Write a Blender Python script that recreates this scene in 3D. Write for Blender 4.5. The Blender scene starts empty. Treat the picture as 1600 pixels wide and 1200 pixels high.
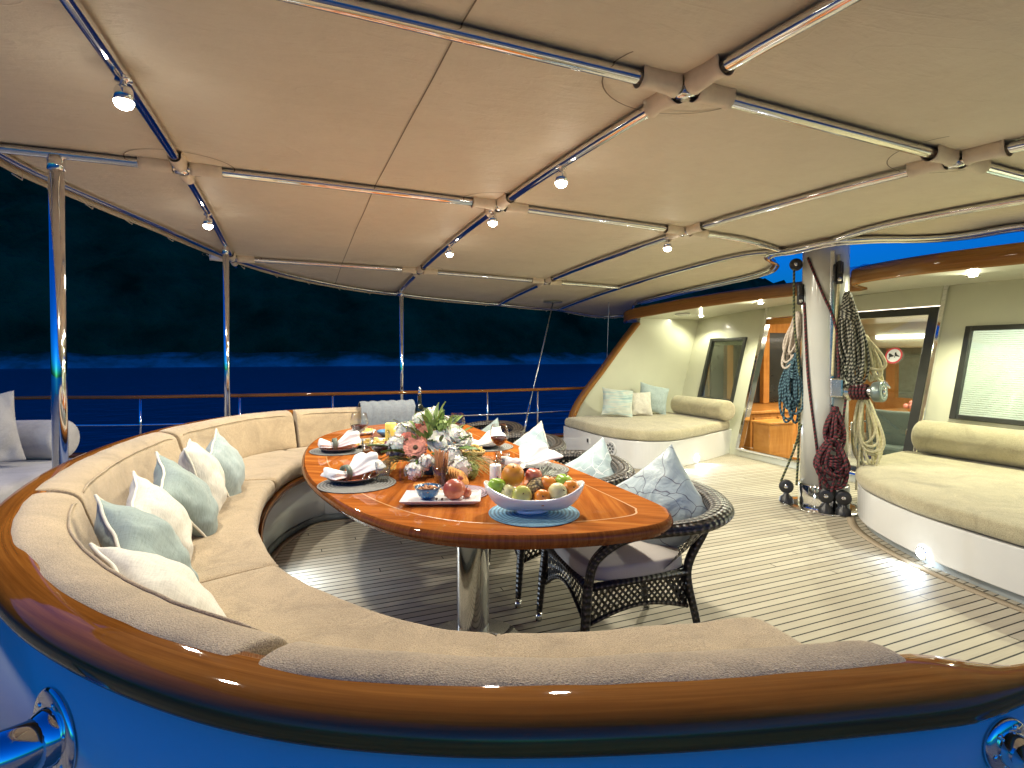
import bpy, bmesh, math, random
from mathutils import Vector, Matrix, noise
random.seed(7)
S = bpy.context.scene
COL = S.collection
PI = math.pi
def R(a): return math.radians(a)
def V(*a): return Vector(a)

# ------------------------------------------------------------------ materials
def nt(name):
    m = bpy.data.materials.new(name); m.use_nodes = True
    n = m.node_tree; b = n.nodes['Principled BSDF']
    return m, n, b
def link(n, a, b): n.links.new(a, b)
def node(n, t, **k):
    x = n.nodes.new(t)
    for a, b in k.items():
        if a in x.inputs: x.inputs[a].default_value = b
        else: setattr(x, a, b)
    return x
def ramp(n, fac, stops):
    r = n.nodes.new('ShaderNodeValToRGB'); e = r.color_ramp.elements
    while len(e) > 1: e.remove(e[-1])
    e[0].position = stops[0][0]; e[0].color = (*stops[0][1], 1)
    for p, c in stops[1:]:
        q = e.new(p); q.color = (*c, 1)
    link(n, fac, r.inputs[0]); return r
def coord(n, kind='Object', scale=(1, 1, 1), rot=(0, 0, 0)):
    t = n.nodes.new('ShaderNodeTexCoord'); m = n.nodes.new('ShaderNodeMapping')
    m.inputs['Scale'].default_value = scale; m.inputs['Rotation'].default_value = rot
    link(n, t.outputs[kind], m.inputs[0]); return m.outputs[0]
def bump(n, b, h, strength=.3, dist=.01):
    k = n.nodes.new('ShaderNodeBump'); k.inputs['Strength'].default_value = strength; k.inputs['Distance'].default_value = dist
    link(n, h, k.inputs['Height']); link(n, k.outputs[0], b.inputs['Normal']); return k
def mathn(n, op, a, b=None, c=None):
    x = n.nodes.new('ShaderNodeMath'); x.operation = op
    for i, q in enumerate((a, b, c)):
        if q is None: continue
        if isinstance(q, (int, float)): x.inputs[i].default_value = q
        else: link(n, q, x.inputs[i])
    return x.outputs[0]
def mixc(n, f, a, b):
    x = n.nodes.new('ShaderNodeMix'); x.data_type = 'RGBA'
    for i, q in ((0, f), (6, a), (7, b)):
        if isinstance(q, (int, float)): x.inputs[i].default_value = q
        elif isinstance(q, tuple): x.inputs[i].default_value = (*q, 1) if len(q) == 3 else q
        else: link(n, q, x.inputs[i])
    return x.outputs[2]
def pbr(name, c, rough=.5, metal=0, var=.12, vs=6, bs=None, bst=.2, bd=.004, coat=0, spec=.5, sheen=0, kind='Object', rv=.08, trans=0):
    m, n, b = nt(name)
    co = coord(n, kind)
    t = node(n, 'ShaderNodeTexNoise', Scale=vs, Detail=5, Roughness=.6); link(n, co, t.inputs['Vector'])
    lo = tuple(x * (1 - var) for x in c); hi = tuple(min(1, x * (1 + var)) for x in c)
    r = ramp(n, t.outputs[0], [(.3, lo), (.7, hi)]); link(n, r.outputs[0], b.inputs['Base Color'])
    if rv:
        q = mathn(n, 'MULTIPLY_ADD', t.outputs[0], rv * 2, rough - rv); link(n, q, b.inputs['Roughness'])
    else: b.inputs['Roughness'].default_value = rough
    b.inputs['Metallic'].default_value = metal
    b.inputs['Coat Weight'].default_value = coat; b.inputs['Coat Roughness'].default_value = .04
    b.inputs['Specular IOR Level'].default_value = spec
    b.inputs['Sheen Weight'].default_value = sheen; b.inputs['Sheen Roughness'].default_value = .4
    b.inputs['Subsurface Weight'].default_value = trans
    if trans: b.inputs['Subsurface Radius'].default_value = (.02, .012, .006)
    if bs:
        t2 = node(n, 'ShaderNodeTexNoise', Scale=bs, Detail=4, Roughness=.6); link(n, co, t2.inputs['Vector'])
        bump(n, b, t2.outputs[0], bst, bd)
    return m
M = {}
def terry(name, c, loop=1.0):
    m, n, b = nt(name); co = coord(n)
    big = node(n, 'ShaderNodeTexNoise', Scale=4.2, Detail=7, Roughness=.68, Distortion=.9); link(n, co, big.inputs['Vector'])
    fine = node(n, 'ShaderNodeTexNoise', Scale=270, Detail=3, Roughness=.7); link(n, co, fine.inputs['Vector'])
    vor = node(n, 'ShaderNodeTexVoronoi', Scale=330); link(n, co, vor.inputs['Vector'])
    r1 = ramp(n, big.outputs[0], [(.30, tuple(x * .74 for x in c)), (.47, tuple(x * .97 for x in c)), (.54, tuple(x * 1.03 for x in c)), (.72, tuple(min(1, x * 1.2) for x in c))])
    r2 = ramp(n, fine.outputs[0], [(.34, (.50, .48, .46)), (.50, (.95, .95, .95)), (.66, (1.15, 1.15, 1.15))])
    x = n.nodes.new('ShaderNodeMix'); x.data_type = 'RGBA'; x.blend_type = 'MULTIPLY'; x.inputs[0].default_value = loop
    link(n, r1.outputs[0], x.inputs[6]); link(n, r2.outputs[0], x.inputs[7]); link(n, x.outputs[2], b.inputs['Base Color'])
    b.inputs['Roughness'].default_value = .95; b.inputs['Specular IOR Level'].default_value = .1
    b.inputs['Sheen Weight'].default_value = .35; b.inputs['Sheen Roughness'].default_value = .5
    h = mathn(n, 'ADD', mathn(n, 'MULTIPLY', fine.outputs[0], .8), mathn(n, 'ADD', vor.outputs[0], mathn(n, 'MULTIPLY', big.outputs[0], 4.5)))
    bump(n, b, h, .6 * loop, .0032); return m
M['terry'] = terry('beige_terry', (.45, .347, .222))
M['terry_pale'] = terry('pale_terry', (.46, .41, .265))
M['linen_grey'] = terry('grey_linen', (.40, .38, .37), .5)
def linen(name, c, weave=420, wr=9):
    m, n, b = nt(name); co = coord(n)
    a = node(n, 'ShaderNodeTexNoise', Scale=1, Detail=2); link(n, coord(n, 'Object', (weave, 30, 30)), a.inputs['Vector'])
    d = node(n, 'ShaderNodeTexNoise', Scale=1, Detail=2); link(n, coord(n, 'Object', (30, weave, 30)), d.inputs['Vector'])
    s = mathn(n, 'ADD', a.outputs[0], d.outputs[0])
    r = ramp(n, mathn(n, 'MULTIPLY', s, .5), [(.33, tuple(x * .80 for x in c)), (.5, c), (.67, tuple(min(1, x * 1.12) for x in c))])
    link(n, r.outputs[0], b.inputs['Base Color']); b.inputs['Roughness'].default_value = .9
    b.inputs['Specular IOR Level'].default_value = .15; b.inputs['Sheen Weight'].default_value = .2
    w = node(n, 'ShaderNodeTexNoise', Scale=wr, Detail=3, Distortion=.6); link(n, co, w.inputs['Vector'])
    bump(n, b, mathn(n, 'ADD', mathn(n, 'MULTIPLY', s, .05), w.outputs[0]), .45, .02); return m
M['white_linen'] = linen('white_linen', (.60, .57, .50))
M['teal_linen'] = linen('teal_linen', (.26, .32, .305))
M['aqua_linen'] = linen('aqua_linen', (.34, .41, .41))
M['towel_grey'] = linen('grey_towel', (.17, .19, .215), 200)
M['napkin'] = pbr('white_napkin', (.82, .82, .82), .85, var=.04, bs=60, bst=.25, spec=.2)
M['piping'] = pbr('cream_piping', (.70, .66, .56), .85, bs=200)
def streaks(name):      # painted stripes of grey blue and sand
    m, n, b = nt(name)
    t = node(n, 'ShaderNodeTexNoise', Scale=1, Detail=5, Distortion=.3); link(n, coord(n, 'Object', (3, 3, 34)), t.inputs['Vector'])
    r = ramp(n, t.outputs[0], [(.32, (.24, .36, .38)), (.45, (.42, .54, .52)), (.55, (.55, .56, .48)), (.68, (.34, .46, .48))])
    link(n, r.outputs[0], b.inputs['Base Color']); b.inputs['Roughness'].default_value = .85
    w = node(n, 'ShaderNodeTexNoise', Scale=9, Detail=2); link(n, coord(n), w.inputs['Vector']); bump(n, b, w.outputs[0], .4, .02); return m
M['streaks'] = streaks('striped_aqua')
def branches(name, base, ink):   # stitched branch lines on satin
    m, n, b = nt(name)
    wv = node(n, 'ShaderNodeTexVoronoi', Scale=6.5, feature='DISTANCE_TO_EDGE')
    ns = node(n, 'ShaderNodeTexNoise', Scale=5, Detail=2); co = coord(n); link(n, co, ns.inputs['Vector'])
    mx = n.nodes.new('ShaderNodeVectorMath'); mx.operation = 'MULTIPLY_ADD'; mx.inputs[1].default_value = (.22, .22, .22)
    link(n, ns.outputs['Color'], mx.inputs[0]); link(n, co, mx.inputs[2]); link(n, mx.outputs[0], wv.inputs['Vector'])
    ln = mathn(n, 'LESS_THAN', wv.outputs[0], .013)
    col = mixc(n, ln, base, ink); link(n, col, b.inputs['Base Color'])
    b.inputs['Roughness'].default_value = .5; b.inputs['Sheen Weight'].default_value = .3
    w = node(n, 'ShaderNodeTexNoise', Scale=8, Detail=3, Distortion=.8); link(n, co, w.inputs['Vector'])
    bump(n, b, mathn(n, 'ADD', w.outputs[0], mathn(n, 'MULTIPLY', ln, .15)), .6, .025); return m
M['branch_dark'] = branches('satin_dark_branches', (.38, .46, .48), (.12, .13, .17))
M['branch_pale'] = branches('satin_pale_branches', (.36, .46, .47), (.66, .70, .70))
def varnish(name, c1, c2, c3, sx=2.2, sy=70, kind='UV', coat=.6, rough=.5, spec=0.0, joint=0):
    m, n, b = nt(name); b.inputs['Specular IOR Level'].default_value = spec
    t = node(n, 'ShaderNodeTexNoise', Scale=1, Detail=6, Roughness=.65, Distortion=.25); link(n, coord(n, kind, (sx, sy, sy)), t.inputs['Vector'])
    t2 = node(n, 'ShaderNodeTexNoise', Scale=1, Detail=2); link(n, coord(n, kind, (.7, 9, 9)), t2.inputs['Vector'])
    f = mathn(n, 'ADD', mathn(n, 'MULTIPLY', t.outputs[0], .65), mathn(n, 'MULTIPLY', t2.outputs[0], .35))
    r = ramp(n, f, [(.34, c1), (.5, c2), (.66, c3)]); colr = r.outputs[0]
    if joint:      # scarf joints every so often along the rail
        tq = n.nodes.new('ShaderNodeTexCoord'); sq = n.nodes.new('ShaderNodeSeparateXYZ'); link(n, tq.outputs['UV'], sq.inputs[0])
        jl = mathn(n, 'LESS_THAN', mathn(n, 'FRACT', mathn(n, 'ADD', mathn(n, 'DIVIDE', sq.outputs[0], joint), mathn(n, 'MULTIPLY', sq.outputs[1], .12))), .0011); colr = mixc(n, jl, colr, (.05, .02, .006))
    link(n, colr, b.inputs['Base Color'])
    b.inputs['Roughness'].default_value = rough; b.inputs['Coat Weight'].default_value = coat; b.inputs['Coat Roughness'].default_value = .03
    w = node(n, 'ShaderNodeTexNoise', Scale=1.2, Detail=2); link(n, coord(n, 'Object', (4, 4, 4)), w.inputs['Vector'])
    k = n.nodes.new('ShaderNodeBump'); k.inputs['Strength'].default_value = .05; k.inputs['Distance'].default_value = .012
    link(n, w.outputs[0], k.inputs['Height']); link(n, k.outputs[0], b.inputs['Coat Normal']); return m
M['rail_wood'] = varnish('varnished_rail', (.105, .034, .006), (.20, .070, .012), (.31, .122, .022), 1.5, 55, coat=.75)
M['table_field'] = varnish('table_field', (.17, .044, .009), (.325, .094, .018), (.47, .17, .034), 1.6, 26, coat=.5)
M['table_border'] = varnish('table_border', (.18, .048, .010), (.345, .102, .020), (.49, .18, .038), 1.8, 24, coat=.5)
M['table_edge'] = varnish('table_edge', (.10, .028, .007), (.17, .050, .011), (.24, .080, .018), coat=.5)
M['inlay'] = pbr('pale_inlay', (.55, .25, .075), .35, coat=.7)
M['trim_wood'] = varnish('trim_wood', (.20, .085, .02), (.29, .13, .035), (.36, .175, .055), 2, 60)
M['cabin_wood'] = varnish('cabin_wood', (.40, .17, .04), (.50, .23, .06), (.58, .29, .085), 30, 3, 'Object', .3, .4)
def gloss_white(name, c, rough=.22, coat=.4): return pbr(name, c, rough, var=.03, vs=3, coat=coat, rv=.04, bs=2.0, bst=.04, bd=.02)
M['gelcoat'] = gloss_white('white_gelcoat', (.66, .66, .64))
M['cream'] = gloss_white('cream_panel', (.55, .55, .43), .3, .3)
def planked(name, c, pitch):
    m, n, b = nt(name); t = n.nodes.new('ShaderNodeTexCoord'); s = n.nodes.new('ShaderNodeSeparateXYZ'); link(n, t.outputs['Object'], s.inputs[0])
    f = mathn(n, 'FRACT', mathn(n, 'DIVIDE', s.outputs[0], pitch)); g = mathn(n, 'LESS_THAN', f, .07)
    link(n, mixc(n, g, c, tuple(x * .55 for x in c)), b.inputs['Base Color']); b.inputs['Roughness'].default_value = .3
    bump(n, b, mathn(n, 'SUBTRACT', 1, g), .5, .004); return m
M['deckhead'] = planked('planked_deckhead', (.62, .61, .52), .095)
M['chrome'] = pbr('polished_steel', (.80, .80, .80), .07, 1, var=.05, vs=12, rv=.03)
M['brushed'] = pbr('brushed_steel', (.62, .62, .60), .25, 1, var=.1, vs=30)
M['black'] = pbr('black_plastic', (.018, .018, .02), .35, var=.2)
M['black_frame'] = pbr('black_window_frame', (.02, .022, .02), .3, var=.2, coat=.3)
M['rubber'] = pbr('grey_rubber', (.09, .10, .10), .6)
M['grey_plastic'] = pbr('grey_plastic', (.35, .38, .38), .4)
M['winch_green'] = pbr('winch_drum', (.22, .27, .25), .35, .6)
M['mast'] = pbr('mast_paint', (.52, .52, .48), .22, var=.04, vs=2, coat=.5)
def emit(name, c, s):
    m, n, b = nt(name); b.inputs['Base Color'].default_value = (*c, 1); b.inputs['Emission Color'].default_value = (*c, 1); b.inputs['Emission Strength'].default_value = s
    return m
M['lamp_warm'] = emit('lit_lens', (1, .93, .78), 45)
M['lamp_cold'] = emit('lit_cold_lens', (.80, .90, 1), 45)
M['cove'] = emit('lit_cove', (1, .93, .80), 5)
def glassy(name, tint=(1, 1, 1), ior=1.45, refl=1.0):
    m = bpy.data.materials.new(name); m.use_nodes = True; n = m.node_tree; n.nodes.clear()
    o = n.nodes.new('ShaderNodeOutputMaterial'); t = n.nodes.new('ShaderNodeBsdfTransparent'); g = n.nodes.new('ShaderNodeBsdfGlossy')
    t.inputs[0].default_value = (*tint, 1); g.inputs['Roughness'].default_value = .02
    lw = n.nodes.new('ShaderNodeLayerWeight'); lw.inputs['Blend'].default_value = .5; x = n.nodes.new('ShaderNodeMixShader')
    fz = mathn(n, 'MULTIPLY_ADD', mathn(n, 'POWER', lw.outputs['Facing'], 2.4), (ior - 1) * 2.0, .06)
    ns = node(n, 'ShaderNodeTexNoise', Scale=3); link(n, coord(n), ns.inputs['Vector'])
    k = n.nodes.new('ShaderNodeBump'); k.inputs['Strength'].default_value = .03; link(n, ns.outputs[0], k.inputs['Height']); link(n, k.outputs[0], g.inputs['Normal'])
    link(n, mathn(n, 'MULTIPLY', fz, refl), x.inputs[0]); link(n, t.outputs[0], x.inputs[1]); link(n, g.outputs[0], x.inputs[2]); link(n, x.outputs[0], o.inputs[0]); return m
M['glass'] = glassy('clear_glass', (.96, .97, .96), 1.5)
M['pane'] = glassy('window_glass', (.88, .93, .89), 1.5)
M['pane_dark'] = glassy('tinted_glass', (.55, .62, .55), 1.6)
M['wine'] = pbr('red_wine', (.06, .008, .012), .08, var=.1)
M['water_in_glass'] = glassy('glass_of_water', (.93, .95, .96), 1.33)
# deck of narrow caulked teak planks running fore and aft
def deckmat():
    m, n, b = nt('teak_deck'); t = n.nodes.new('ShaderNodeTexCoord'); s = n.nodes.new('ShaderNodeSeparateXYZ'); link(n, t.outputs['Object'], s.inputs[0])
    q = mathn(n, 'DIVIDE', s.outputs[1], .056); pid = mathn(n, 'FLOOR', q); fr = mathn(n, 'FRACT', q)
    wn = n.nodes.new('ShaderNodeTexWhiteNoise'); wn.noise_dimensions = '1D'; link(n, pid, wn.inputs['W'])
    xs = mathn(n, 'ADD', mathn(n, 'DIVIDE', s.outputs[0], 3.6), mathn(n, 'MULTIPLY', wn.outputs[0], 7.3)); xf = mathn(n, 'FRACT', xs); bid = mathn(n, 'FLOOR', xs)
    wn2 = n.nodes.new('ShaderNodeTexWhiteNoise'); wn2.noise_dimensions = '2D'
    cx = n.nodes.new('ShaderNodeCombineXYZ'); link(n, pid, cx.inputs[0]); link(n, bid, cx.inputs[1]); link(n, cx.outputs[0], wn2.inputs['Vector'])
    caulk = mathn(n, 'MAXIMUM', mathn(n, 'LESS_THAN', fr, .15), mathn(n, 'LESS_THAN', xf, .0016))
    g = node(n, 'ShaderNodeTexNoise', Scale=1, Detail=6, Roughness=.7); link(n, coord(n, 'Object', (7, 170, 7)), g.inputs['Vector'])
    big = node(n, 'ShaderNodeTexNoise', Scale=1.3, Detail=5); link(n, coord(n), big.inputs['Vector'])
    f = mathn(n, 'ADD', mathn(n, 'MULTIPLY', g.outputs[0], .5), mathn(n, 'ADD', mathn(n, 'MULTIPLY', wn2.outputs[0], .24), mathn(n, 'MULTIPLY', big.outputs[0], .32)))
    r = ramp(n, f, [(.22, (.29, .25, .185)), (.5, (.41, .37, .29)), (.8, (.51, .47, .38))])
    link(n, mixc(n, caulk, r.outputs[0], (.012, .011, .010)), b.inputs['Base Color'])
    b.inputs['Roughness'].default_value = .62; b.inputs['Specular IOR Level'].default_value = .3
    bump(n, b, mathn(n, 'SUBTRACT', mathn(n, 'MULTIPLY', g.outputs[0], .3), caulk), .4, .003); return m
M['deck'] = deckmat()
M['margin'] = varnish('teak_margin', (.26, .21, .15), (.36, .30, .22), (.43, .37, .28), 3, 90, 'UV', 0, .65)
def awningmat():
    m, n, b = nt('awning_canvas'); co = coord(n)
    big = node(n, 'ShaderNodeTexNoise', Scale=1.1, Detail=5, Roughness=.55); link(n, co, big.inputs['Vector'])
    st = node(n, 'ShaderNodeTexNoise', Scale=1, Detail=6, Roughness=.7, Distortion=.1); link(n, coord(n, 'Object', (9, 9, 9), (0, 0, .5)), st.inputs['Vector'])
    f = mathn(n, 'ADD', mathn(n, 'MULTIPLY', big.outputs[0], .6), mathn(n, 'MULTIPLY', st.outputs[0], .4))
    r = ramp(n, f, [(.3, (.70, .625, .50)), (.55, (.77, .695, .565)), (.75, (.80, .73, .60))]); link(n, r.outputs[0], b.inputs['Base Color'])
    b.inputs['Roughness'].default_value = .55; b.inputs['Specular IOR Level'].default_value = .25
    wk = node(n, 'ShaderNodeTexNoise', Scale=1, Detail=5, Roughness=.6, Distortion=.3); link(n, coord(n, 'Object', (2.2, 6.5, 1), (0, 0, -.5)), wk.inputs['Vector'])
    fold = node(n, 'ShaderNodeTexNoise', Scale=1, Detail=4, Distortion=1.6); link(n, coord(n, 'Object', (1.2, 3.5, 1), (0, 0, .7)), fold.inputs['Vector'])
    rr = ramp(n, fold.outputs[0], [(.47, (0, 0, 0)), (.5, (1, 1, 1)), (.53, (0, 0, 0))])
    bump(n, b, mathn(n, 'ADD', mathn(n, 'MULTIPLY', rr.outputs[0], .05), mathn(n, 'ADD', mathn(n, 'MULTIPLY', big.outputs[0], 1.4), mathn(n, 'ADD', mathn(n, 'MULTIPLY', st.outputs[0], .25), mathn(n, 'MULTIPLY', wk.outputs[0], .7)))), .62, .035); return m
M['awning'] = awningmat()
M['sleeve'] = pbr('canvas_sleeve', (.80, .71, .58), .7, var=.1, vs=10, bs=14, bst=.5, bd=.01)
M['thread'] = pbr('seam_thread', (.22, .17, .12), .8)
M['hem'] = pbr('canvas_hem', (.58, .51, .40), .7, bs=30)
def wicker(name, holes):
    m, n, b = nt(name); t = n.nodes.new('ShaderNodeTexCoord'); s = n.nodes.new('ShaderNodeSeparateXYZ'); link(n, t.outputs['UV'], s.inputs[0])
    P = .030 if holes else .026
    u = mathn(n, 'DIVIDE', mathn(n, 'ADD', s.outputs[0], s.outputs[1]), P); v = mathn(n, 'DIVIDE', mathn(n, 'SUBTRACT', s.outputs[0], s.outputs[1]), P)
    a = mathn(n, 'SINE', mathn(n, 'MULTIPLY', u, PI)); c = mathn(n, 'SINE', mathn(n, 'MULTIPLY', v, PI))
    h = mathn(n, 'MULTIPLY', a, c); hh = mathn(n, 'MULTIPLY_ADD', h, .5, .5)
    ns = node(n, 'ShaderNodeTexNoise', Scale=60, Detail=3); link(n, coord(n), ns.inputs['Vector'])
    r = ramp(n, mathn(n, 'ADD', mathn(n, 'MULTIPLY', hh, .7), mathn(n, 'MULTIPLY', ns.outputs[0], .3)), [(.30, (.005, .004, .004)), (.66, (.016, .012, .010)), (.86, (.17, .13, .10))])
    link(n, r.outputs[0], b.inputs['Base Color']); b.inputs['Roughness'].default_value = .38; bump(n, b, hh, .9, .006)
    if holes:
        au = mathn(n, 'ABSOLUTE', a); av = mathn(n, 'ABSOLUTE', c)
        hole = mathn(n, 'GREATER_THAN', mathn(n, 'MINIMUM', au, av), .72)
        link(n, mathn(n, 'SUBTRACT', 1, hole), b.inputs['Alpha'])
    return m
M['wicker'] = wicker('dark_wicker', False); M['lattice'] = wicker('wicker_lattice', True)
M['seat_fabric'] = pbr('taupe_seat_fabric', (.46, .42, .39), .8, var=.06, bs=220, bst=.3, sheen=.2)
def rope(name, c1, c2, s=30, tw=15.0):
    m, n, b = nt(name); t = n.nodes.new('ShaderNodeTexCoord'); q = n.nodes.new('ShaderNodeSeparateXYZ'); link(n, t.outputs['UV'], q.inputs[0])
    f = mathn(n, 'FRACT', mathn(n, 'ADD', mathn(n, 'MULTIPLY', q.outputs[0], s), mathn(n, 'MULTIPLY', q.outputs[1], tw)))
    link(n, mixc(n, mathn(n, 'GREATER_THAN', f, .55), c1, c2), b.inputs['Base Color']); b.inputs['Roughness'].default_value = .8
    f2 = mathn(n, 'FRACT', mathn(n, 'ADD', mathn(n, 'MULTIPLY', q.outputs[0], 120), mathn(n, 'MULTIPLY', q.outputs[1], 60)))
    bump(n, b, mathn(n, 'PINGPONG', f2, .5), .5, .003); return m
M['rope_red'] = rope('red_black_rope', (.02, .016, .018), (.16, .02, .03)); M['rope_teal'] = rope('teal_rope', (.010, .034, .055), (.075, .15, .18))
M['rope_black'] = rope('black_white_rope', (.03, .03, .028), (.38, .37, .30)); M['rope_cream'] = rope('cream_rope', (.60, .55, .34), (.54, .49, .30))
M['rope_beige'] = rope('beige_rope', (.52, .45, .38), (.44, .37, .31)); M['rope_green'] = rope('green_black_rope', (.02, .03, .02), (.16, .17, .07))
M['wire'] = pbr('wire_rope', (.6, .6, .58), .3, .9)

# ------------------------------------------------------------------ mesh builder
class MB:
    def __init__(s): s.v = []; s.f = []; s.uv = []; s.mi = []; s.sm = []; s.cur = 0; s.smooth = True
    def face(s, idx, uvs=None):
        s.f.append(tuple(idx)); s.uv.append(uvs or [(s.v[i][0] + s.v[i][2] * .37, s.v[i][1] + s.v[i][2]) for i in idx]); s.mi.append(s.cur); s.sm.append(s.smooth)
    def grid(s, rows, cu=False, cv=False, uvf=None, flip=False):
        """rows: list of equally long lists of points"""
        nr, nc = len(rows), len(rows[0]); b = len(s.v)
        for r in rows: s.v += [tuple(p) for p in r]
        L = [0]
        for i in range(1, nr + 1):
            mid = nc // 3
            L.append(L[-1] + (Vector(rows[i % nr][mid]) - Vector(rows[i - 1][mid])).length)
        W = [0]; mid = nr // 2
        for j in range(1, nc + 1): W.append(W[-1] + (Vector(rows[mid][j % nc]) - Vector(rows[mid][j - 1])).length)
        for i in range(nr if cu else nr - 1):
            for j in range(nc if cv else nc - 1):
                a = b + i * nc + j; c = b + i * nc + (j + 1) % nc; d = b + ((i + 1) % nr) * nc + (j + 1) % nc; e = b + ((i + 1) % nr) * nc + j
                uv = [(L[i], W[j]), (L[i], W[j + 1]), (L[i + 1], W[j + 1]), (L[i + 1], W[j])]
                if flip: s.face((e, d, c, a), uv[::-1])
                else: s.face((a, c, d, e), uv)
        return b
    def cap(s, pts, flip=False):
        b = len(s.v); s.v += [tuple(p) for p in pts]; idx = list(range(b, b + len(pts)))
        s.face(idx[::-1] if flip else idx)
    def box(s, c, d, rot=None):
        sm = s.smooth; s.smooth = False
        b = len(s.v); x, y, z = d[0] / 2, d[1] / 2, d[2] / 2
        for q in ((-x, -y, -z), (x, -y, -z), (x, y, -z), (-x, y, -z), (-x, -y, z), (x, -y, z), (x, y, z), (-x, y, z)):
            p = Vector(q)
            if rot is not None: p = rot @ p
            s.v.append(tuple(p + Vector(c)))
        for f in ((3, 2, 1, 0), (4, 5, 6, 7), (0, 1, 5, 4), (1, 2, 6, 5), (2, 3, 7, 6), (3, 0, 4, 7)): s.face([b + i for i in f])
        s.smooth = sm; return s
    def box2(s, a, b): return s.box([(a[i] + b[i]) / 2 for i in range(3)], [abs(b[i] - a[i]) for i in range(3)])
    def tube(s, path, r, n=10, closed=False, caps=True):
        P = [Vector(p) for p in path]; k = len(P); rows = []
        up = None
        for i, p in enumerate(P):
            t = (P[(i + 1) % k] - P[i - 1]) if closed else (P[min(i + 1, k - 1)] - P[max(i - 1, 0)])
            if t.length < 1e-9: t = Vector((0, 0, 1))
            t.normalize()
            if up is None:
                up = Vector((0, 0, 1)) if abs(t.z) < .9 else Vector((1, 0, 0))
            a = t.cross(up)
            if a.length < 1e-6: a = t.orthogonal()
            a.normalize(); bb = a.cross(t); up = bb
            rr = r(i / max(1, k - 1)) if callable(r) else (r[i] if isinstance(r, (list, tuple)) else r)
            rows.append([p + a * math.cos(2 * PI * j / n) * rr + bb * math.sin(2 * PI * j / n) * rr for j in range(n)])
        s.grid(rows, closed, True)
        if caps and not closed: s.cap(rows[0]); s.cap(rows[-1], True)
        return s
    def lathe(s, prof, c=(0, 0, 0), n=20, mat=None, sx=1, sy=1):
        rows = [[Vector((max(r, 1e-4) * math.cos(2 * PI * j / n) * sx, max(r, 1e-4) * math.sin(2 * PI * j / n) * sy, z)) for j in range(n)] for r, z in prof]
        c = Vector(c)
        rows = [[(mat @ p if mat is not None else p) + c for p in q] for q in rows]
        s.grid(rows, False, True); return s
    def ball(s, c, r, n=14, m=9, sc=(1, 1, 1), mat=None, fn=None):
        rows = []
        for i in range(m + 1):
            th = PI * i / m; row = []
            for j in range(n):
                ph = 2 * PI * j / n; d = Vector((math.sin(th) * math.cos(ph), math.sin(th) * math.sin(ph), -math.cos(th)))
                k = fn(d) if fn else 1
                p = Vector((d.x * sc[0], d.y * sc[1], d.z * sc[2])) * r * k
                row.append((mat @ p if mat is not None else p) + Vector(c))
            rows.append(row)
        s.grid(rows, False, True); return s
    def prism(s, poly, z0, z1):
        sm = s.smooth; s.smooth = False
        n = len(poly); b = len(s.v); g = lambda z, p: z(p) if callable(z) else z
        s.v += [(p[0], p[1], g(z0, p)) for p in poly] + [(p[0], p[1], g(z1, p)) for p in poly]
        s.face([b + i for i in range(n)][::-1]); s.face([b + n + i for i in range(n)])
        for i in range(n): s.face((b + i, b + (i + 1) % n, b + n + (i + 1) % n, b + n + i))
        s.smooth = sm; return s
    def build(s, name, mat, parent=None, bevel=0, seg=2, sub=0, solid=0):
        me = bpy.data.meshes.new(name); off = Vector((0, 0, 0))
        if parent is not None:
            q = parent; off = Vector((0, 0, 0))
            while q is not None: off += q.location; q = q.parent
        me.from_pydata([tuple(Vector(p) - off) for p in s.v], [], s.f)
        uvl = me.uv_layers.new(name='UVMap'); k = 0
        for uv in s.uv:
            for c in uv: uvl.data[k].uv = c; k += 1
        for p, mi, sm in zip(me.polygons, s.mi, s.sm): p.material_index = mi; p.use_smooth = sm
        for q in (mat if isinstance(mat, (list, tuple)) else [mat]): me.materials.append(M[q] if isinstance(q, str) else q)
        me.validate(); me.update()
        o = bpy.data.objects.new(name, me); COL.objects.link(o)
        if parent is not None: o.parent = parent
        bm = bmesh.new(); bm.from_mesh(me); bmesh.ops.remove_doubles(bm, verts=bm.verts, dist=1e-5); bmesh.ops.recalc_face_normals(bm, faces=bm.faces); bm.to_mesh(me); bm.free()
        if solid: k = o.modifiers.new('solid', 'SOLIDIFY'); k.thickness = solid; k.offset = 0
        if bevel: k = o.modifiers.new('bevel', 'BEVEL'); k.width = bevel; k.segments = seg; k.limit_method = 'ANGLE'; k.angle_limit = R(40)
        if sub: k = o.modifiers.new('sub', 'SUBSURF'); k.levels = sub; k.render_levels = sub
        return o
def tag(o, label=None, cat=None, group=None, kind=None):
    if label: o['label'] = label
    if cat: o['category'] = cat
    if group: o['group'] = group
    if kind: o['kind'] = kind
    return o
def thing(name, label, cat, loc=(0, 0, 0), group=None):
    o = bpy.data.objects.new(name, None); o.empty_display_size = .05; COL.objects.link(o); o.location = loc
    return tag(o, label, cat, group)
def kids(o): return [c for c in bpy.data.objects if c.parent == o]
def copy_tree(o, parent=None):
    c = o.copy(); COL.objects.link(c)
    if parent is not None: c.parent = parent
    for ch in kids(o): copy_tree(ch, c)
    return c
def spline(pts, n=8, closed=False):
    P = [Vector(p) for p in pts]; out = []; k = len(P)
    for i in range(k if closed else k - 1):
        g = lambda q: P[q % k] if closed else P[max(0, min(k - 1, q))]
        p0, p1, p2, p3 = g(i - 1), g(i), g(i + 1), g(i + 2)
        for j in range(n):
            t = j / n
            out.append(.5 * ((2 * p1) + (p2 - p0) * t + (2 * p0 - 5 * p1 + 4 * p2 - p3) * t * t + (3 * p1 - p0 - 3 * p2 + p3) * t ** 3))
    if not closed: out.append(P[-1])
    return out
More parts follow.
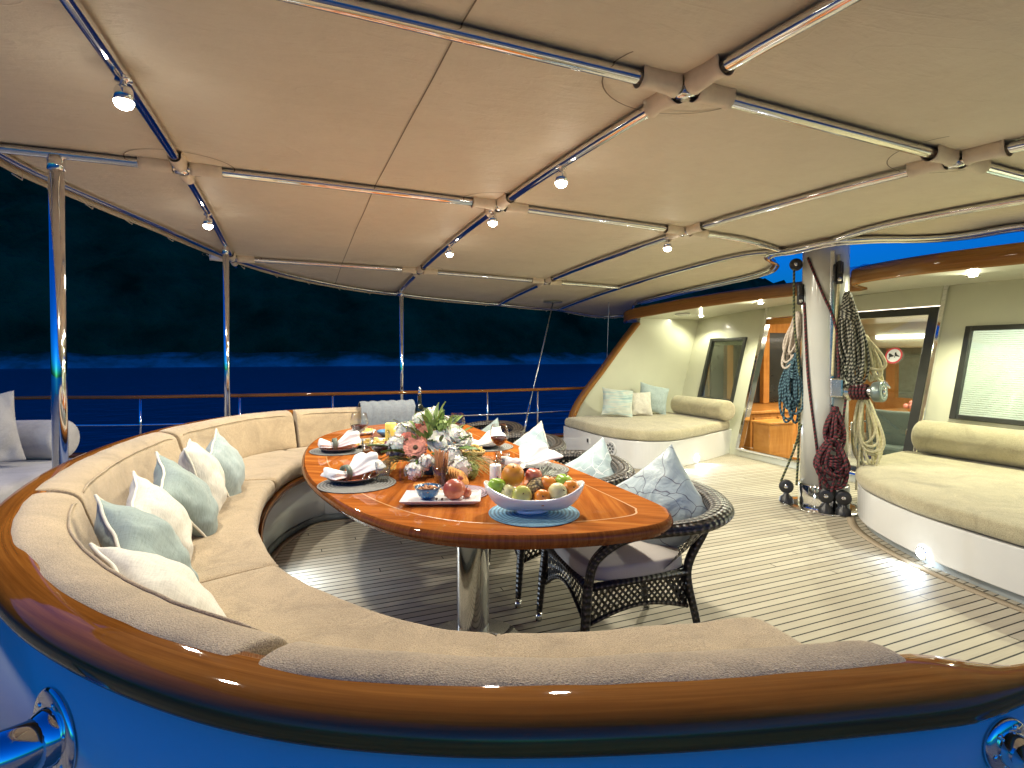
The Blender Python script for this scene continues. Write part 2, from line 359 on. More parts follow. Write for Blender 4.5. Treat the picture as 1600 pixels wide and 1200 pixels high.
def resample(P, d):
    L = [0]
    for a, b in zip(P, P[1:]): L.append(L[-1] + (b - a).length)
    n = max(2, int(L[-1] / d)); out = []; k = 0
    for i in range(n + 1):
        t = L[-1] * i / n
        while k < len(L) - 2 and L[k + 1] < t: k += 1
        out.append(P[k].lerp(P[k + 1], (t - L[k]) / max(1e-9, L[k + 1] - L[k])))
    return out
def sweep(mb, path, prof, capr=0, closed_prof=True, jit=None):
    """path: points in plan; prof: (offset to the left of travel, height); rounded ends when capr"""
    P = [Vector(p) for p in path]; k = len(P); rows = []
    co = sum(p[0] for p in prof) / len(prof); ch = sum(p[1] for p in prof) / len(prof)
    def ring(p, t, sc, i):
        nrm = Vector((-t.y, t.x, 0)).normalized(); r = []
        for j, (o, h) in enumerate(prof):
            oo = co + (o - co) * sc; hh = ch + (h - ch) * sc; q = p + nrm * oo + Vector((0, 0, hh))
            if jit: q = q + nrm * jit(q, 0) + Vector((0, 0, jit(q, 1)))
            r.append(q)
        return r
    T = []
    for i in range(k):
        t = P[min(i + 1, k - 1)] - P[max(i - 1, 0)]; t.z = 0; T.append(t.normalized())
    size = max(max(abs(p[0] - co) for p in prof), max(abs(p[1] - ch) for p in prof))
    if capr:
        for a in (0, 20, 45, 70): rows.append(ring(P[0] - T[0] * capr * (math.cos(R(a))), T[0], 1 - capr / size * (1 - math.sin(R(a))), 0))
    for i in range(k): rows.append(ring(P[i], T[i], 1, i))
    if capr:
        for a in (70, 45, 20, 0): rows.append(ring(P[-1] + T[-1] * capr * math.cos(R(a)), T[-1], 1 - capr / size * (1 - math.sin(R(a))), 0))
    mb.grid(rows, False, closed_prof); mb.cap(rows[0], True); mb.cap(rows[-1]); return mb
def rrect(o0, o1, h0, h1, r, n=5):
    out = []
    for cx, cy, a0 in ((o1 - r, h1 - r, 0), (o0 + r, h1 - r, 90), (o0 + r, h0 + r, 180), (o1 - r, h0 + r, 270)):
        for i in range(n + 1):
            a = R(a0 + 90 * i / n); out.append((cx + r * math.cos(a), cy + r * math.sin(a)))
    return out
def lamp_data(name, kind, power, col, size=.03, spot=150, blend=.6):
    l = bpy.data.lights.new(name, kind); l.energy = power; l.color = col
    if kind == 'SPOT': l.spot_size = R(spot); l.spot_blend = blend
    if kind in ('SPOT', 'POINT'): l.shadow_soft_size = size
    if kind == 'AREA': l.size = size
    return l
def lamp(name, data, loc, parent=None, direction=None):
    o = bpy.data.objects.new(name, data); COL.objects.link(o); o.location = loc
    if direction: o.rotation_euler = Vector(direction).to_track_quat('-Z', 'Y').to_euler()
    if parent is not None: o.parent = parent
    return o
# ------------------------------------------------------------------ camera, world
cam = bpy.data.cameras.new('camera'); co_ = bpy.data.objects.new('camera', cam); COL.objects.link(co_)
YAW = math.atan(338 / 836); PIT = R(1.0)
F = Vector((math.sin(YAW) * math.cos(PIT), math.cos(YAW) * math.cos(PIT), -math.sin(PIT)))
co_.location = (0, 0, 1.4); co_.rotation_euler = F.to_track_quat('-Z', 'Y').to_euler()
cam.sensor_width = 36; cam.lens = 836 / 1600 * 36; cam.shift_y = -33.4 / 1600; cam.clip_start = .05; cam.clip_end = 4000
S.camera = co_
ER = Vector((math.cos(YAW), -math.sin(YAW), 0)); EF = Vector((math.sin(YAW), math.cos(YAW), 0))
w = bpy.data.worlds.new('World'); S.world = w; w.use_nodes = True
n = w.node_tree; bg = n.nodes['Background']
sk = n.nodes.new('ShaderNodeTexSky'); sk.sky_type = 'NISHITA'; sk.sun_disc = False; sk.sun_elevation = R(1.0); sk.sun_rotation = R(200); sk.altitude = 0; sk.ozone_density = 5
mx = n.nodes.new('ShaderNodeMix'); mx.data_type = 'RGBA'; mx.blend_type = 'MULTIPLY'; mx.inputs[0].default_value = 1
mx.inputs[7].default_value = (.10, 2.7, 4.8, 1)      # deep blue dusk
link(n, sk.outputs[0], mx.inputs[6]); link(n, mx.outputs[2], bg.inputs[0]); bg.inputs[1].default_value = SKY_STRENGTH = .15
S.view_settings.view_transform = 'Standard'; S.view_settings.look = 'None'; S.view_settings.gamma = 1; S.view_settings.exposure = .30
S.cycles.use_denoising = True
S.cycles.max_bounces = 12; S.cycles.diffuse_bounces = 6; S.cycles.glossy_bounces = 6; S.cycles.transparent_max_bounces = 16; S.cycles.transmission_bounces = 8
S.cycles.caustics_reflective = False; S.cycles.caustics_refractive = False; S.cycles.sample_clamp_indirect = 6

# ------------------------------------------------------------------ sea, hill, shore
m, n, b = nt('sea_water'); b.inputs['Base Color'].default_value = (.003, .11, .145, 1); b.inputs['Roughness'].default_value = .28; b.inputs['IOR'].default_value = 1.33
t1 = node(n, 'ShaderNodeTexNoise', Scale=1, Detail=4); link(n, coord(n, 'Object', (.5, .9, 1)), t1.inputs['Vector']); bump(n, b, t1.outputs[0], .5, .6); M['sea'] = m
mb = MB(); mb.cap([(-900, -300, -1.7), (1500, -300, -1.7), (1500, 160, -1.7), (-900, 160, -1.7)]); tag(mb.build('water', 'sea'), kind='structure')
M['hill'] = pbr('dark_wooded_hill', (.05, .06, .024), .95, var=.6, vs=.06, spec=0, bs=.12, bst=1, bd=3)
m, n, b = nt('shore_rock_mist_fade'); gz = n.nodes.new('ShaderNodeTexCoord'); sz = n.nodes.new('ShaderNodeSeparateXYZ'); link(n, gz.outputs['Object'], sz.inputs[0])
t1 = node(n, 'ShaderNodeTexNoise', Scale=.10, Detail=6, Roughness=.65); link(n, coord(n), t1.inputs['Vector'])
hf = mathn(n, 'ADD', mathn(n, 'MULTIPLY', sz.outputs[2], .16), mathn(n, 'MULTIPLY', t1.outputs[0], 1.5))      # pale rock fading upward into hill colour, painted to soften the shoreline like mist
r = ramp(n, hf, [(.42, (.34, .36, .36)), (.62, (.22, .24, .23)), (.82, (.10, .12, .09)), (1.0, (.05, .06, .024))]); link(n, r.outputs[0], b.inputs['Base Color']); b.inputs['Roughness'].default_value = .95; b.inputs['Specular IOR Level'].default_value = 0; M['shore'] = m
mb = MB(); rows = []
for i in range(36):
    d = 143 + i * 6; row = []
    for j in range(150):
        x = -380 + j * 8.0 + (i % 2) * 4; q = i / 35
        ridge = 165 + 26 * noise.noise(Vector((x * .006, 3, 0))) + 10 * noise.noise(Vector((x * .03, 9, 0)))
        ridge *= max(.15, min(1, (430 - x) / 300))
        z = -1.9 + ridge * (q ** .85) + (5.5 * noise.noise(Vector((x * .11, d * .11, 2))) + 3 * noise.noise(Vector((x * .3, d * .3, 5)))) * min(1, q * 6)
        row.append((x, d + 10 * noise.noise(Vector((x * .02, 1, 1))), z))
    rows.append(row)
mb.grid(rows); tag(mb.build('hills', 'hill'), kind='structure')
mb = MB(); rows = []
for i in range(7):
    row = []
    for j in range(420):
        x = -380 + j * 2.8; q = i / 6
        z = -1.9 + (3.6 + 1.6 * noise.noise(Vector((x * .04, 7, 0))) + .7 * noise.noise(Vector((x * .25, i * .4, 0)))) * min(1, q * 1.25)
        row.append((x, 136 + q * 11 + 10 * noise.noise(Vector((x * .02, 1, 1))), z))
    rows.append(row)
mb.grid(rows); tag(mb.build('shore', 'shore'), kind='structure')

# ------------------------------------------------------------------ deck
PORT = [(-6.5, 8.55), (-3.3, 8.38), (-1.8, 7.95), (.3, 7.62), (1.5, 7.5), (2.8, 7.36), (4.2, 7.38), (6, 7.5), (9, 7.6)]
mb = MB(); mb.cap([(-7, -3, 0), (12, -3, 0)] + [(p[0], p[1] - .02, 0) for p in reversed(spline([(*p, 0) for p in PORT], 6))]); tag(mb.build('deck', 'deck'), kind='structure')
mb = MB()      # hull side below the deck edge
pp = spline([(*p, 0) for p in PORT], 6)
mb.grid([[(p[0], p[1] + .1, -.02), (p[0], p[1] + .22, -2.2)] for p in pp]); mb.build('hull', 'gelcoat', tag(thing('hull', 'white hull side below the port edge of the deck', 'hull'), None, None)).name = 'hull_side'
# port bulwark and guard rail
t = thing('guard_rail', 'wooden guard rail on steel stanchions along the port deck edge over the dark water', 'guard rail')
sweep(MB(), resample(pp, .25), rrect(-.03, .07, 0, .10, .01, 1)).build('bulwark', 'gelcoat', t)
sweep(MB(), resample(pp, .25), rrect(-.05, .09, .105, .15, .018, 2)).build('bulwark_cap', 'rail_wood', t)
MB().tube([(p.x, p.y + .02, .85) for p in resample(pp, .2)], .023, 10).build('top_rail', 'rail_wood', t)
MB().tube([(p.x, p.y + .02, .50) for p in resample(pp, .2)], .012, 8).build('middle_rail', 'chrome', t)
st0 = None
P2 = resample(pp, .05)
for x in (-3.25, -1.80, -.66, .48, 1.62, 2.58, 3.42, 4.25, 5.2, 6.3):
    q = min(P2, key=lambda p: abs(p.x - x))
    mb = MB().tube([(q.x, q.y + .02, .15), (q.x, q.y + .02, .83)], .016, 10)
    mb.lathe([(.0, .155), (.04, .155), (.04, .165), (.018, .175)], (q.x, q.y + .02, 0), 12).lathe([(.017, .49), (.024, .495), (.024, .508), (.017, .513)], (q.x, q.y + .02, 0), 12)
    mb.build('stanchion', 'chrome', t)

# ------------------------------------------------------------------ curved sofa
REF = [(2.6, .52), (2.0, .515), (1.6, .515), (1.3, .522), (1.044, .552), (.83, .60), (.505, .692), (.207, .807), (-.066, .974), (-.333, 1.239), (-.568, 1.567), (-.799, 2.011), (-.943, 2.546), (-1.005, 3.2), (-.96, 3.9), (-.78, 4.6), (-.43, 5.15), (-.0, 5.41), (.5, 5.45), (.9, 5.45), (1.05, 5.45)]
REF = resample(spline([(*p, 0) for p in REF], 10), .04)
def cut(x0=None, y0=None, x1=None, y1=None, i0=None, i1=None): return REF[i0:i1]
def idx(x, y): return min(range(len(REF)), key=lambda i: (REF[i].x - x) ** 2 + (REF[i].y - y) ** 2)
iA, iB, iC, iD, iE, iZ = idx(1.06, .57), idx(-.085, .98), idx(-.92, 2.56), idx(-.9, 4.25), idx(-.06, 5.4), len(REF) - 1
# travel is towards the stern and round to port, so the inside of the curve lies to the right: negative offset
t = thing('curved_sofa', 'big curved cockpit sofa with white panels, varnished cap rail and beige terry cushions', 'sofa')
rail = [(.0, .872), (-.03, .870), (-.05, .866), (-.05, .81), (-.02, .806), (.04, .800), (.070, .802), (.083, .811), (.088, .826), (.086, .842), (.078, .855), (.064, .864), (.035, .870)]
i0 = 0
rail = [(o * .80 if o > 0 else o, .872 - (.872 - h) * .86) for o, h in rail]
mb = MB(); rows = []
for i, p in enumerate(REF):      # the cap narrows to a slim rail past the end of the sofa
    tt = (REF[min(i + 1, len(REF) - 1)] - REF[max(i - 1, 0)]).normalized(); nn = Vector((-tt.y, tt.x, 0)); k = max(0, min(1, (p.x - .98) / .20)) if i < 60 else 0; k = k * k * (3 - 2 * k); sc = 1 - .62 * k
    rows.append([p + nn * (.036 + (o - .036) * sc - .019 * (1 - k) * 0) + Vector((0, 0, .830 + (h - .830) * (1 - .40 * k))) for o, h in rail])
mb.grid(rows, False, True); mb.cap(rows[0], True); mb.cap(rows[-1]); mb.build('cap_rail', 'rail_wood', t)
mb = MB(); sweep(mb, REF[i0:], [(.046, .816), (.012, .816), (.012, 0.0), (.046, 0.0)]); mb.build('outer_panel', 'gelcoat', t)
sweep(MB(), REF[iA - 6:iZ - 3], [(-.03, .02), (-.73, .02), (-.73, .44), (-.03, .44)]).build('base', 'gelcoat', t)
sweep(MB(), REF[iA - 8:iZ - 2], rrect(-.835, -.70, .405, .445, .012, 2)).build('seat_edge', 'rail_wood', t)
sweep(MB(), REF[iA - 4:iZ - 3], rrect(-.752, -.728, .004, .05, .005, 1)).build('kick_strip', 'rubber', t)
def bulge(a): return lambda q, k: a * noise.noise(q * 3.1 + Vector((k * 9, 0, 0))) + a * .5 * noise.noise(q * 9 + Vector((0, k * 7, 0)))
backp = [(.0, .60), (.0, .850), (-.006, .868), (-.03, .877), (-.08, .873), (-.125, .858), (-.150, .842), (-.165, .815), (-.172, .78), (-.205, .69), (-.235, .58), (-.245, .545), (-.20, .53), (-.10, .535)]
backs = [(iA + 1, iB + 1), (iB + 1, iC), (iC, iD), (iD, iE), (iE, iZ - 8)]
for a, b_ in backs:
    cu = sweep(MB(), REF[a + 1:b_], backp, .016, jit=bulge(.005)).build('back_cushion', 'terry', t, sub=1)
    pth = []
    for i in range(a + 1, b_):
        tt = (REF[i + 1] - REF[i - 1]).normalized(); nn = Vector((-tt.y, tt.x, 0)); q = REF[i] + nn * -.150 + Vector((0, 0, .842)); jj = bulge(.005); pth.append(q + nn * jj(q, 0) + Vector((0, 0, jj(q, 1) + .0005 * math.sin(i * 2.1))) - nn * .003)
    for k in range(3):
        for e in (k, -1 - k): pth[e] = pth[e] - Vector((0, 0, .005 * (3 - k)))
    if a > iB: MB().tube(pth[1:-1], .0045, 7).build('seam_piping', 'terry', cu)
seatp = rrect(-.815, -.19, .435, .555, .045, 4)
jA, jB, jC, jD = idx(1.36, .51), idx(.24, .83), idx(-.80, 2.1), idx(-.92, 4.1)
for a, b_ in ((jA, jB), (jB, jC), (jC, jD), (jD, iE - 4), (iE - 4, iZ - 6)): sweep(MB(), REF[a + 2:b_ - 1], seatp, .05, jit=bulge(.006)).build('seat_cushion', 'terry', t, sub=1)
for a in (jB, jC, jD):     # piped seams between the seat cushions
    p = REF[a]; tt = (REF[a + 1] - REF[a - 1]).normalized(); nn = Vector((-tt.y, tt.x, 0))
    MB().tube([p + nn * o + Vector((0, 0, .546 - (.012 if k in (0, 8) else 0))) for k, o in enumerate([-.80 + .56 * i / 8 for i in range(9)])], .008, 8).build('seam_piping', 'terry', t)
# teak margin board on the deck round the sofa base
sweep(MB(), REF[iA - 4:iZ - 3], [(-.80, .001), (-.80, .004), (-.753, .004), (-.753, .001)]).build('deck_margin', 'margin', t)

# handrails fixed to the outside of the sofa
def handrail(label, i, z, dirv, ln, r):
    p = REF[i]; tt = (REF[i + 1] - REF[i - 1]).normalized(); nn = Vector((-tt.y, tt.x, 0)); c = p + nn * .047 + Vector((0, 0, z))
    g = thing('handrail', label, 'handrail', c)
    rot = nn.to_track_quat('Z', 'Y').to_matrix()
    mb = MB().lathe([(0, .0), (r, .0), (r, .004), (r * .93, .009), (r * .5, .011)], c, 36, rot); 
    for k in range(6):
        a = 2 * PI * k / 6 + .3; mb.lathe([(.005, .010), (.005, .0115), (0, .0125)], c + rot @ Vector((r * .74 * math.cos(a), r * .74 * math.sin(a), 0)), 10, rot)
    mb.build('mounting_flange', 'chrome', g)
    MB().lathe([(r * .62, .008), (r * .6, .02), (r * .55, .03), (r * .52, .034)], c, 28, rot).build('collar', 'chrome', g)
    d = Vector(dirv).normalized()
    path = spline([c + nn * .01, c + nn * .045, c + nn * .075 + d * .03, c + nn * .09 + d * .12, c + nn * .10 + d * ln], 6)
    MB().tube(path, r * .52, 20).build('tube', 'chrome', g)
    return g
handrail('polished steel handrail with round flange on white panel, lower left corner', idx(-.405, 1.33), .655, (-.75, .25, -.10), .7, .088)
handrail('polished steel handrail with round flange on white panel, lower right corner', idx(1.095, .555), .76, (.9, -.05, -.05), .7, .046)

# ------------------------------------------------------------------ awning
YC = 3.7
def az(x, y):
    z = 2.485 - (.0115 if y > YC else .016) * (y - YC) ** 2
    xs = [(-3, .0), (-1, .015), (.2, .012), (1.4, 0), (3.1, -.045), (4.25, -.07), (5.0, -.15), (6, -.22)]
    for (x0, a), (x1, b_) in zip(xs, xs[1:]):
        if x <= x1: z += a + (b_ - a) * max(0, (x - x0) / (x1 - x0)); break
    z -= .085 * math.exp(-((x - 4.4) ** 2 + (y - 3.5) ** 2) / .20)
    z += .065 * max(0, min(1, (x - 4.3) / .6)) * max(0, min(1, (3.0 - y) / .6))
    return z
port = [(5.0, 7.15), (5.45, 8.0), (5.2, 8.38), (4.6, 8.42), (3.3, 8.30), (1.5, 8.03), (.3, 7.5), (-.62, 6.55), (-1.2, 5.1), (-1.5, 4.2), (-1.58, 3.7)]
edge = spline([(*p, 0) for p in port], 8)[:-1]
stern = [Vector((p.x, 2 * YC - p.y, 0)) for p in edge]
edge_p = edge + [Vector((-1.58, 3.7, 0))] + stern[::-1]
front = spline([(5.0, .25, 0), (5.05, 1.2, 0), (5.08, 2.1, 0), (4.95, 2.7, 0), (4.45, 3.02, 0), (4.24, 3.25, 0), (4.20, 3.5, 0), (4.24, 3.8, 0), (4.42, 4.05, 0), (4.75, 4.25, 0), (4.98, 4.7, 0), (5.02, 5.8, 0), (5.0, 7.15, 0)], 8)[1:-1]
edge_all = edge_p + front
t = thing('awning', 'beige canvas awning stretched overhead with seams, sleeves and laced edge', 'awning')
cx = Vector((1.6, 3.7, 0)); mb = MB(); rows = []
def cloth(x, y):
    bx = min(abs(x - k) for k in (-.62, 1.4, 3.1, 4.25)); by = min(abs(y - k) for k in (1.68, 3.7, 6.45))
    sag = .014 * (1 - math.exp(-(bx / .25) ** 2)) * (1 - math.exp(-(by / .3) ** 2))
    return az(x, y) + .030 - sag + .004 * noise.noise(Vector((x * 1.5, y * 1.5, 0)))
for i in range(61):
    q = (i / 60) ** .8; rows.append([(lambda p: (p.x, p.y, cloth(p.x, p.y)))(cx.lerp(e, q)) for e in edge_all])
mb.grid(rows, False, True); mb.build('canopy', 'awning', t)
mb = MB(); ee = [Vector((e.x, e.y, cloth(e.x, e.y))) for e in edge_all]
mb.grid([[e, e + (e - cx).normalized() * .015 * 0 + Vector((0, 0, -.05))] for e in ee], True, False); mb.build('hem', 'hem', t, solid=.003)
for x in (.50,):
    mb = MB(); ys = [.2 + i * .12 for i in range(66)]
    mb.grid([[(x - .0028, y, cloth(x, y) - .004), (x + .0028, y, cloth(x, y) - .004)] for y in ys if y < 7.8]); mb.build('seam', 'thread', t)
f = thing('awning_tubing', 'polished steel tube frame carrying the canvas awning', 'frame')
TR = .026
def inside(x, y): return min((Vector((x, y, 0)) - e).length for e in edge_all)
XB = (-.62, 1.4, 3.1, 4.25); YB = (1.68, 3.7, 6.45)
def ylim(x):
    c = [e.y for e in edge_p if abs(e.x - x) < .25]; return max(c)
JX = (-.62, 1.4, 3.1)
for x in XB:
    y1 = ylim(x) - .03; y0 = 2 * YC - y1
    MB().tube([(x, y0 + (y1 - y0) * i / 60, az(x, y0 + (y1 - y0) * i / 60)) for i in range(61)], TR, 14).build('cross_tube', 'chrome', f)
for y in YB:
    xs = [e.x for e in edge_p if abs(e.y - y) < .3]; x0 = min(xs) + .02; x1 = 4.25
    MB().tube([(x0 + (x1 - x0) * i / 60, y, az(x0 + (x1 - x0) * i / 60, y) + .002) for i in range(61)], TR, 14).build('fore_and_aft_tube', 'chrome', f)
MB().tube([Vector((e.x, e.y, az(e.x, e.y))) + (cx - e).normalized() * .07 for e in edge_p[2:-2]], .020, 10).build('edge_tube', 'chrome', f)
MB().tube([Vector((e.x, e.y, az(e.x, e.y))) + Vector((-.03, 0, -.012)) for e in front], .022, 10).build('edge_tube', 'chrome', f)
MB().tube([Vector((e.x, e.y, az(e.x, e.y))) + Vector((.035, 0, -.03)) for e in front], .014, 8).build('edge_tube', 'chrome', f)
def sleeve(x, y, dx, dy, ln=.17, s0=.045):
    mb = MB(); rows = []
    for i in range(8):
        q = i / 7; s = s0 + ln * q; px, py = x + dx * s, y + dy * s; z = az(px, py) + .001
        nx, ny = -dy, dx; r = .033 + .006 * math.sin(q * 5 + x) * .5 + (.004 if i in (0, 7) else 0); row = []
        for k in range(17):
            a = R(-32 + 244 * k / 16); o = r * math.cos(-a); h = -r * math.sin(a)
            if k in (0, 16): o *= 1.3; h = .032
            row.append((px + nx * o, py + ny * o, z + h))
        rows.append(row)
    mb.grid(rows); mb.build('joint_sleeve', 'sleeve', t, solid=.003)
for x in JX:
    for y in YB:
        for d in ((1, 0), (-1, 0), (0, 1), (0, -1)): sleeve(x, y, *d)
        MB().lathe([(0, -.036), (.034, -.034), (.036, -.01), (.036, .02)], (x, y, az(x, y)), 14).build('joint_clamp', 'chrome', f)
        mb = MB(); rr = .33 if y < 3 else .28     # patch stitching round each joint
        mb.grid([[(x + (rr + w_) * math.cos(a), y + (rr + w_) * .8 * math.sin(a), cloth(x, y) - .004) for w_ in (0, .006)] for a in [2 * PI * k / 40 for k in range(41)]]); mb.build('joint_patch_stitching', 'thread', t)
# lacing hooks along the port edge
mb = MB()
for e in edge_p[4:-30:3]:
    z = az(e.x, e.y); mb.tube([(e.x, e.y, z - .01), (e.x, e.y, z - .05), (e.x - .03 * (1 if e.x < 2 else 0), e.y - .05, z - .03)], .004, 6)
mb.build('lacing', 'hem', t)
# poles
def pole(label, x, y, r):
    g = thing('awning_pole', label, 'pole', (x, y, 0), 'steel poles holding the awning')
    zt = az(x, y)
    MB().tube([(x, y, .01), (x, y, zt - .01)], r, 24).build('pole_tube', 'chrome', g)
    MB().lathe([(r * 2.2, .004), (r * 2.2, .014), (r * 1.2, .022)], (x, y, 0), 24).build('foot_plate', 'chrome', g)
    MB().lathe([(r, zt - .09), (r * 1.12, zt - .085), (r * 1.12, zt - .03), (r, zt - .02)], (x, y, 0), 24).build('top_collar', 'chrome', g)
pole('thick polished awning pole behind the left side of the curved sofa', -1.22, 3.7, .036)
pole('thin steel awning pole left of the table behind the sofa back', -.62, 5.85, .028)
pole('thin steel awning pole rising behind the table flowers', 1.4, 7.66, .030)
# ------------------------------------------------------------------ awning spotlights
WARM = (1, .93, .76)
SPOT = lamp_data('spot_warm', 'SPOT', 95, WARM, .05, 176, .5)
def spotlight(label, x, y, src=[None]):
    z = az(x, y) - TR
    if src[0] is None:
        g = thing('spotlight', label, 'lamp', (x, y, z), 'spotlights under the awning tubes')
        MB().lathe([(0, -.02), (.012, -.02), (.012, .0), (.030, .002), (.030, .012)], (x, y, z), 14).build('bracket', 'chrome', g)
        MB().lathe([(.0, -.018), (.025, -.02), (.031, -.032), (.034, -.075), (.031, -.075), (.028, -.05)], (x, y, z), 20).build('lamp_housing', 'chrome', g)
        MB().lathe([(.033, -.068), (.034, -.082), (.027, -.096), (.015, -.104), (0, -.106)], (x, y, z), 20).build('lens', 'lamp_warm', g)
        src[0] = g
    else:
        g = copy_tree(src[0]); g.location = (x, y, z); g['label'] = label
    lamp('spot_beam', SPOT, (x, y, z - .125), None, (0, 0, -1))
    return g
spotlight('lit spotlight on the cross tube at upper left, nearest the camera', -.61, 2.50)
spotlight('lit spotlight under the left cross tube, close to the second pole', -.62, 4.72)
spotlight('lit spotlight hanging from the middle cross tube, right of the centre joint', 1.40, 2.72)
spotlight('lit spotlight hanging right at the centre joint of the awning tubes', 1.38, 3.80)
spotlight('smaller looking lit spotlight on the middle cross tube toward the far edge', 1.39, 5.05)
spotlight('lit spotlight at the tube joint nearest the mast', 3.08, 3.92)

# ------------------------------------------------------------------ mast
MX, MY = 4.48, 3.46
t = thing('mast', 'white painted mast stepped on deck with steel collar and round base plate', 'mast', (MX, MY, 0))
MB().lathe([(0, .205), (.192, .205), (.190, 1.0), (.188, 1.8), (.186, 2.8), (.18, 5.2)], (MX, MY, 0), 48).build('spar', 'mast', t)
MB().lathe([(.208, .012), (.208, .20), (.203, .212), (.19, .214)], (MX, MY, 0), 48).build('collar', 'chrome', t)
MB().lathe([(0, .003), (.335, .003), (.335, .010), (.325, .014), (.2, .014)], (MX, MY, 0), 56).build('base_plate', 'chrome', t)
mb = MB()
MVIEW = -Vector((MX, MY, 0)).normalized(); MR = Vector((-MVIEW.y, MVIEW.x, 0))      # towards the cockpit, and across it
MR = Vector((MX, MY, 0)).normalized(); MR = Vector((MR.y, -MR.x, 0))
def mp(a, out, z): return Vector((MX, MY, 0)) + MR * a + MVIEW * out + Vector((0, 0, z))   # a across, out towards the cockpit
mb.grid([[mp(.052 + .016 * k, .188 - .004 * abs(k), z) for k in (-1, 0, 1)] for z in (.55, .8, 1.2, 1.6, 2.3)]); mb.build('sail_track', 'brushed', t)
mb = MB()
for z in (.74, .80, .87, .94): mb.ball(mp(.056, .187, z), .008, 8, 6)
mb.build('bolts', 'black', t)
# padeye and fittings on the mast
def ropeline(name, label, pts, r, mat, sm=8): return tag(MB().tube(spline(pts, sm), r, 8).build(name, mat), label, 'rope')
def block(label, c, r, d, th=.045, name='pulley_block'):
    g = thing(name, label, 'pulley', c); rot = Vector(d).to_track_quat('Z', 'Y').to_matrix(); c = Vector(c)
    for s in (-1, 1): MB().lathe([(0, s * th * .5), (r * .8, s * th * .5), (r, s * th * .35), (r, s * th * .2), (0, s * th * .2)], c, 22, rot).build('cheek', 'black', g)
    MB().lathe([(0, -th * .18), (r * .86, -th * .18), (r * .7, 0), (r * .86, th * .18), (0, th * .18)], c, 22, rot).build('sheave', 'rubber', g)
    MB().lathe([(0, th * .5), (r * .3, th * .5), (r * .28, th * .62), (0, th * .64)], c, 14, rot).build('hub', 'chrome', g)
    return g, c
def footblock(label, a, out):
    c = mp(a, out, .155); g, c = block(label, c, .062, MVIEW, .05)
    MB().lathe([(.062, -.140), (.055, -.10), (.025, -.075), (.022, -.05)], c, 18).build('swivel_foot', 'black', g)
footblock('black turning block on the mast plate, left of the mast under the green rope', -.30, .06)
footblock('black turning block on the mast plate, in front of the steel collar', .02, .26)
footblock('black turning block on the mast plate, by the corner of the right sunbed', .15, .255)
block('round grey block hanging at the top left of the mast below the awning', mp(-.235, .08, 2.215), .055, MVIEW, .06)
def clutch(label, a, out, z, blue):
    c = mp(a, out, z); g = thing('rope_clutch', label, 'rope clutch', c)
    rot = Matrix((MR, MVIEW, Vector((0, 0, 1)))).transposed()
    MB().box(c, (.062, .06, .19), rot).build('clutch_body', 'black', g, bevel=.012)
    MB().box(c + MR * (.04 if blue else -.036) + MVIEW * .01, (.02, .075, .15), rot).build('side_plate', 'grey_plastic' if blue else 'black', g, bevel=.006)
    MB().box(c + MVIEW * .045 + Vector((0, 0, .045)), (.03, .03, .11), rot @ Matrix.Rotation(.35, 3, 'X')).build('lever', 'black', g, bevel=.006)
    MB().lathe([(0, 0), (.018, 0), (.018, .012), (0, .014)], c + MVIEW * .03 + Vector((0, 0, -.06)), 12, MVIEW.to_track_quat('Z', 'Y').to_matrix()).build('pin', 'chrome', g)
clutch('black rope clutch with grey side plate on the left side of the mast', -.195, .06, 1.94, True)
clutch('all black rope clutch high on the right front of the mast', .105, .19, 2.10, False)
# winch on the right of the mast, its drum pointing away to the right
g = thing('winch', 'rope winch with grooved green grey drum sticking out of the mast', 'winch', mp(.20, .10, 1.07))
ax = (MR * .9 + MVIEW * .42 + Vector((0, 0, .06))).normalized(); rot = ax.to_track_quat('Z', 'Y').to_matrix(); c = mp(.16, .13, 1.06)
MB().lathe([(0, 0), (.075, 0), (.075, .03), (.05, .045), (.046, .20), (.05, .21), (.05, .22)], c, 26, rot).build('base', 'brushed', g)
MB().lathe([(.05, .22), (.082, .225), (.086, .24), (.086, .285), (.082, .295), (.06, .297), (.058, .29), (.03, .29), (0, .292)], c, 30, rot).build('drum', 'winch_green', g)
MB().lathe([(0, .29), (.022, .29), (.022, .306), (0, .308)], c, 16, rot).lathe([(.045, .293), (.052, .299), (.059, .293)], c, 26, rot).build('cap', 'chrome', g)
MB().tube([c + ax * .27 + Vector((0, 0, .07)), c + ax * .30 + Vector((0, 0, .09)), c + ax * .34 + Vector((0, 0, .03))], .009, 8).build('self_tailing_arm', 'chrome', g)
MB().box(mp(.09, .20, 1.10), (.10, .07, .17), Matrix((MR, MVIEW, Vector((0, 0, 1)))).transposed()).build('mounting_bracket', 'brushed', g, bevel=.015)
mb = MB()
for k in range(5): mb.tube([c + ax * (.06 + .027 * k) + rot @ Vector((.058 * math.cos(a), .058 * math.sin(a), 0)) for a in [2 * PI * i / 24 for i in range(25)]], .0115, 8)
tag(mb.build('rope_turns', 'rope_red'), 'red and black rope wound round the winch base', 'rope')
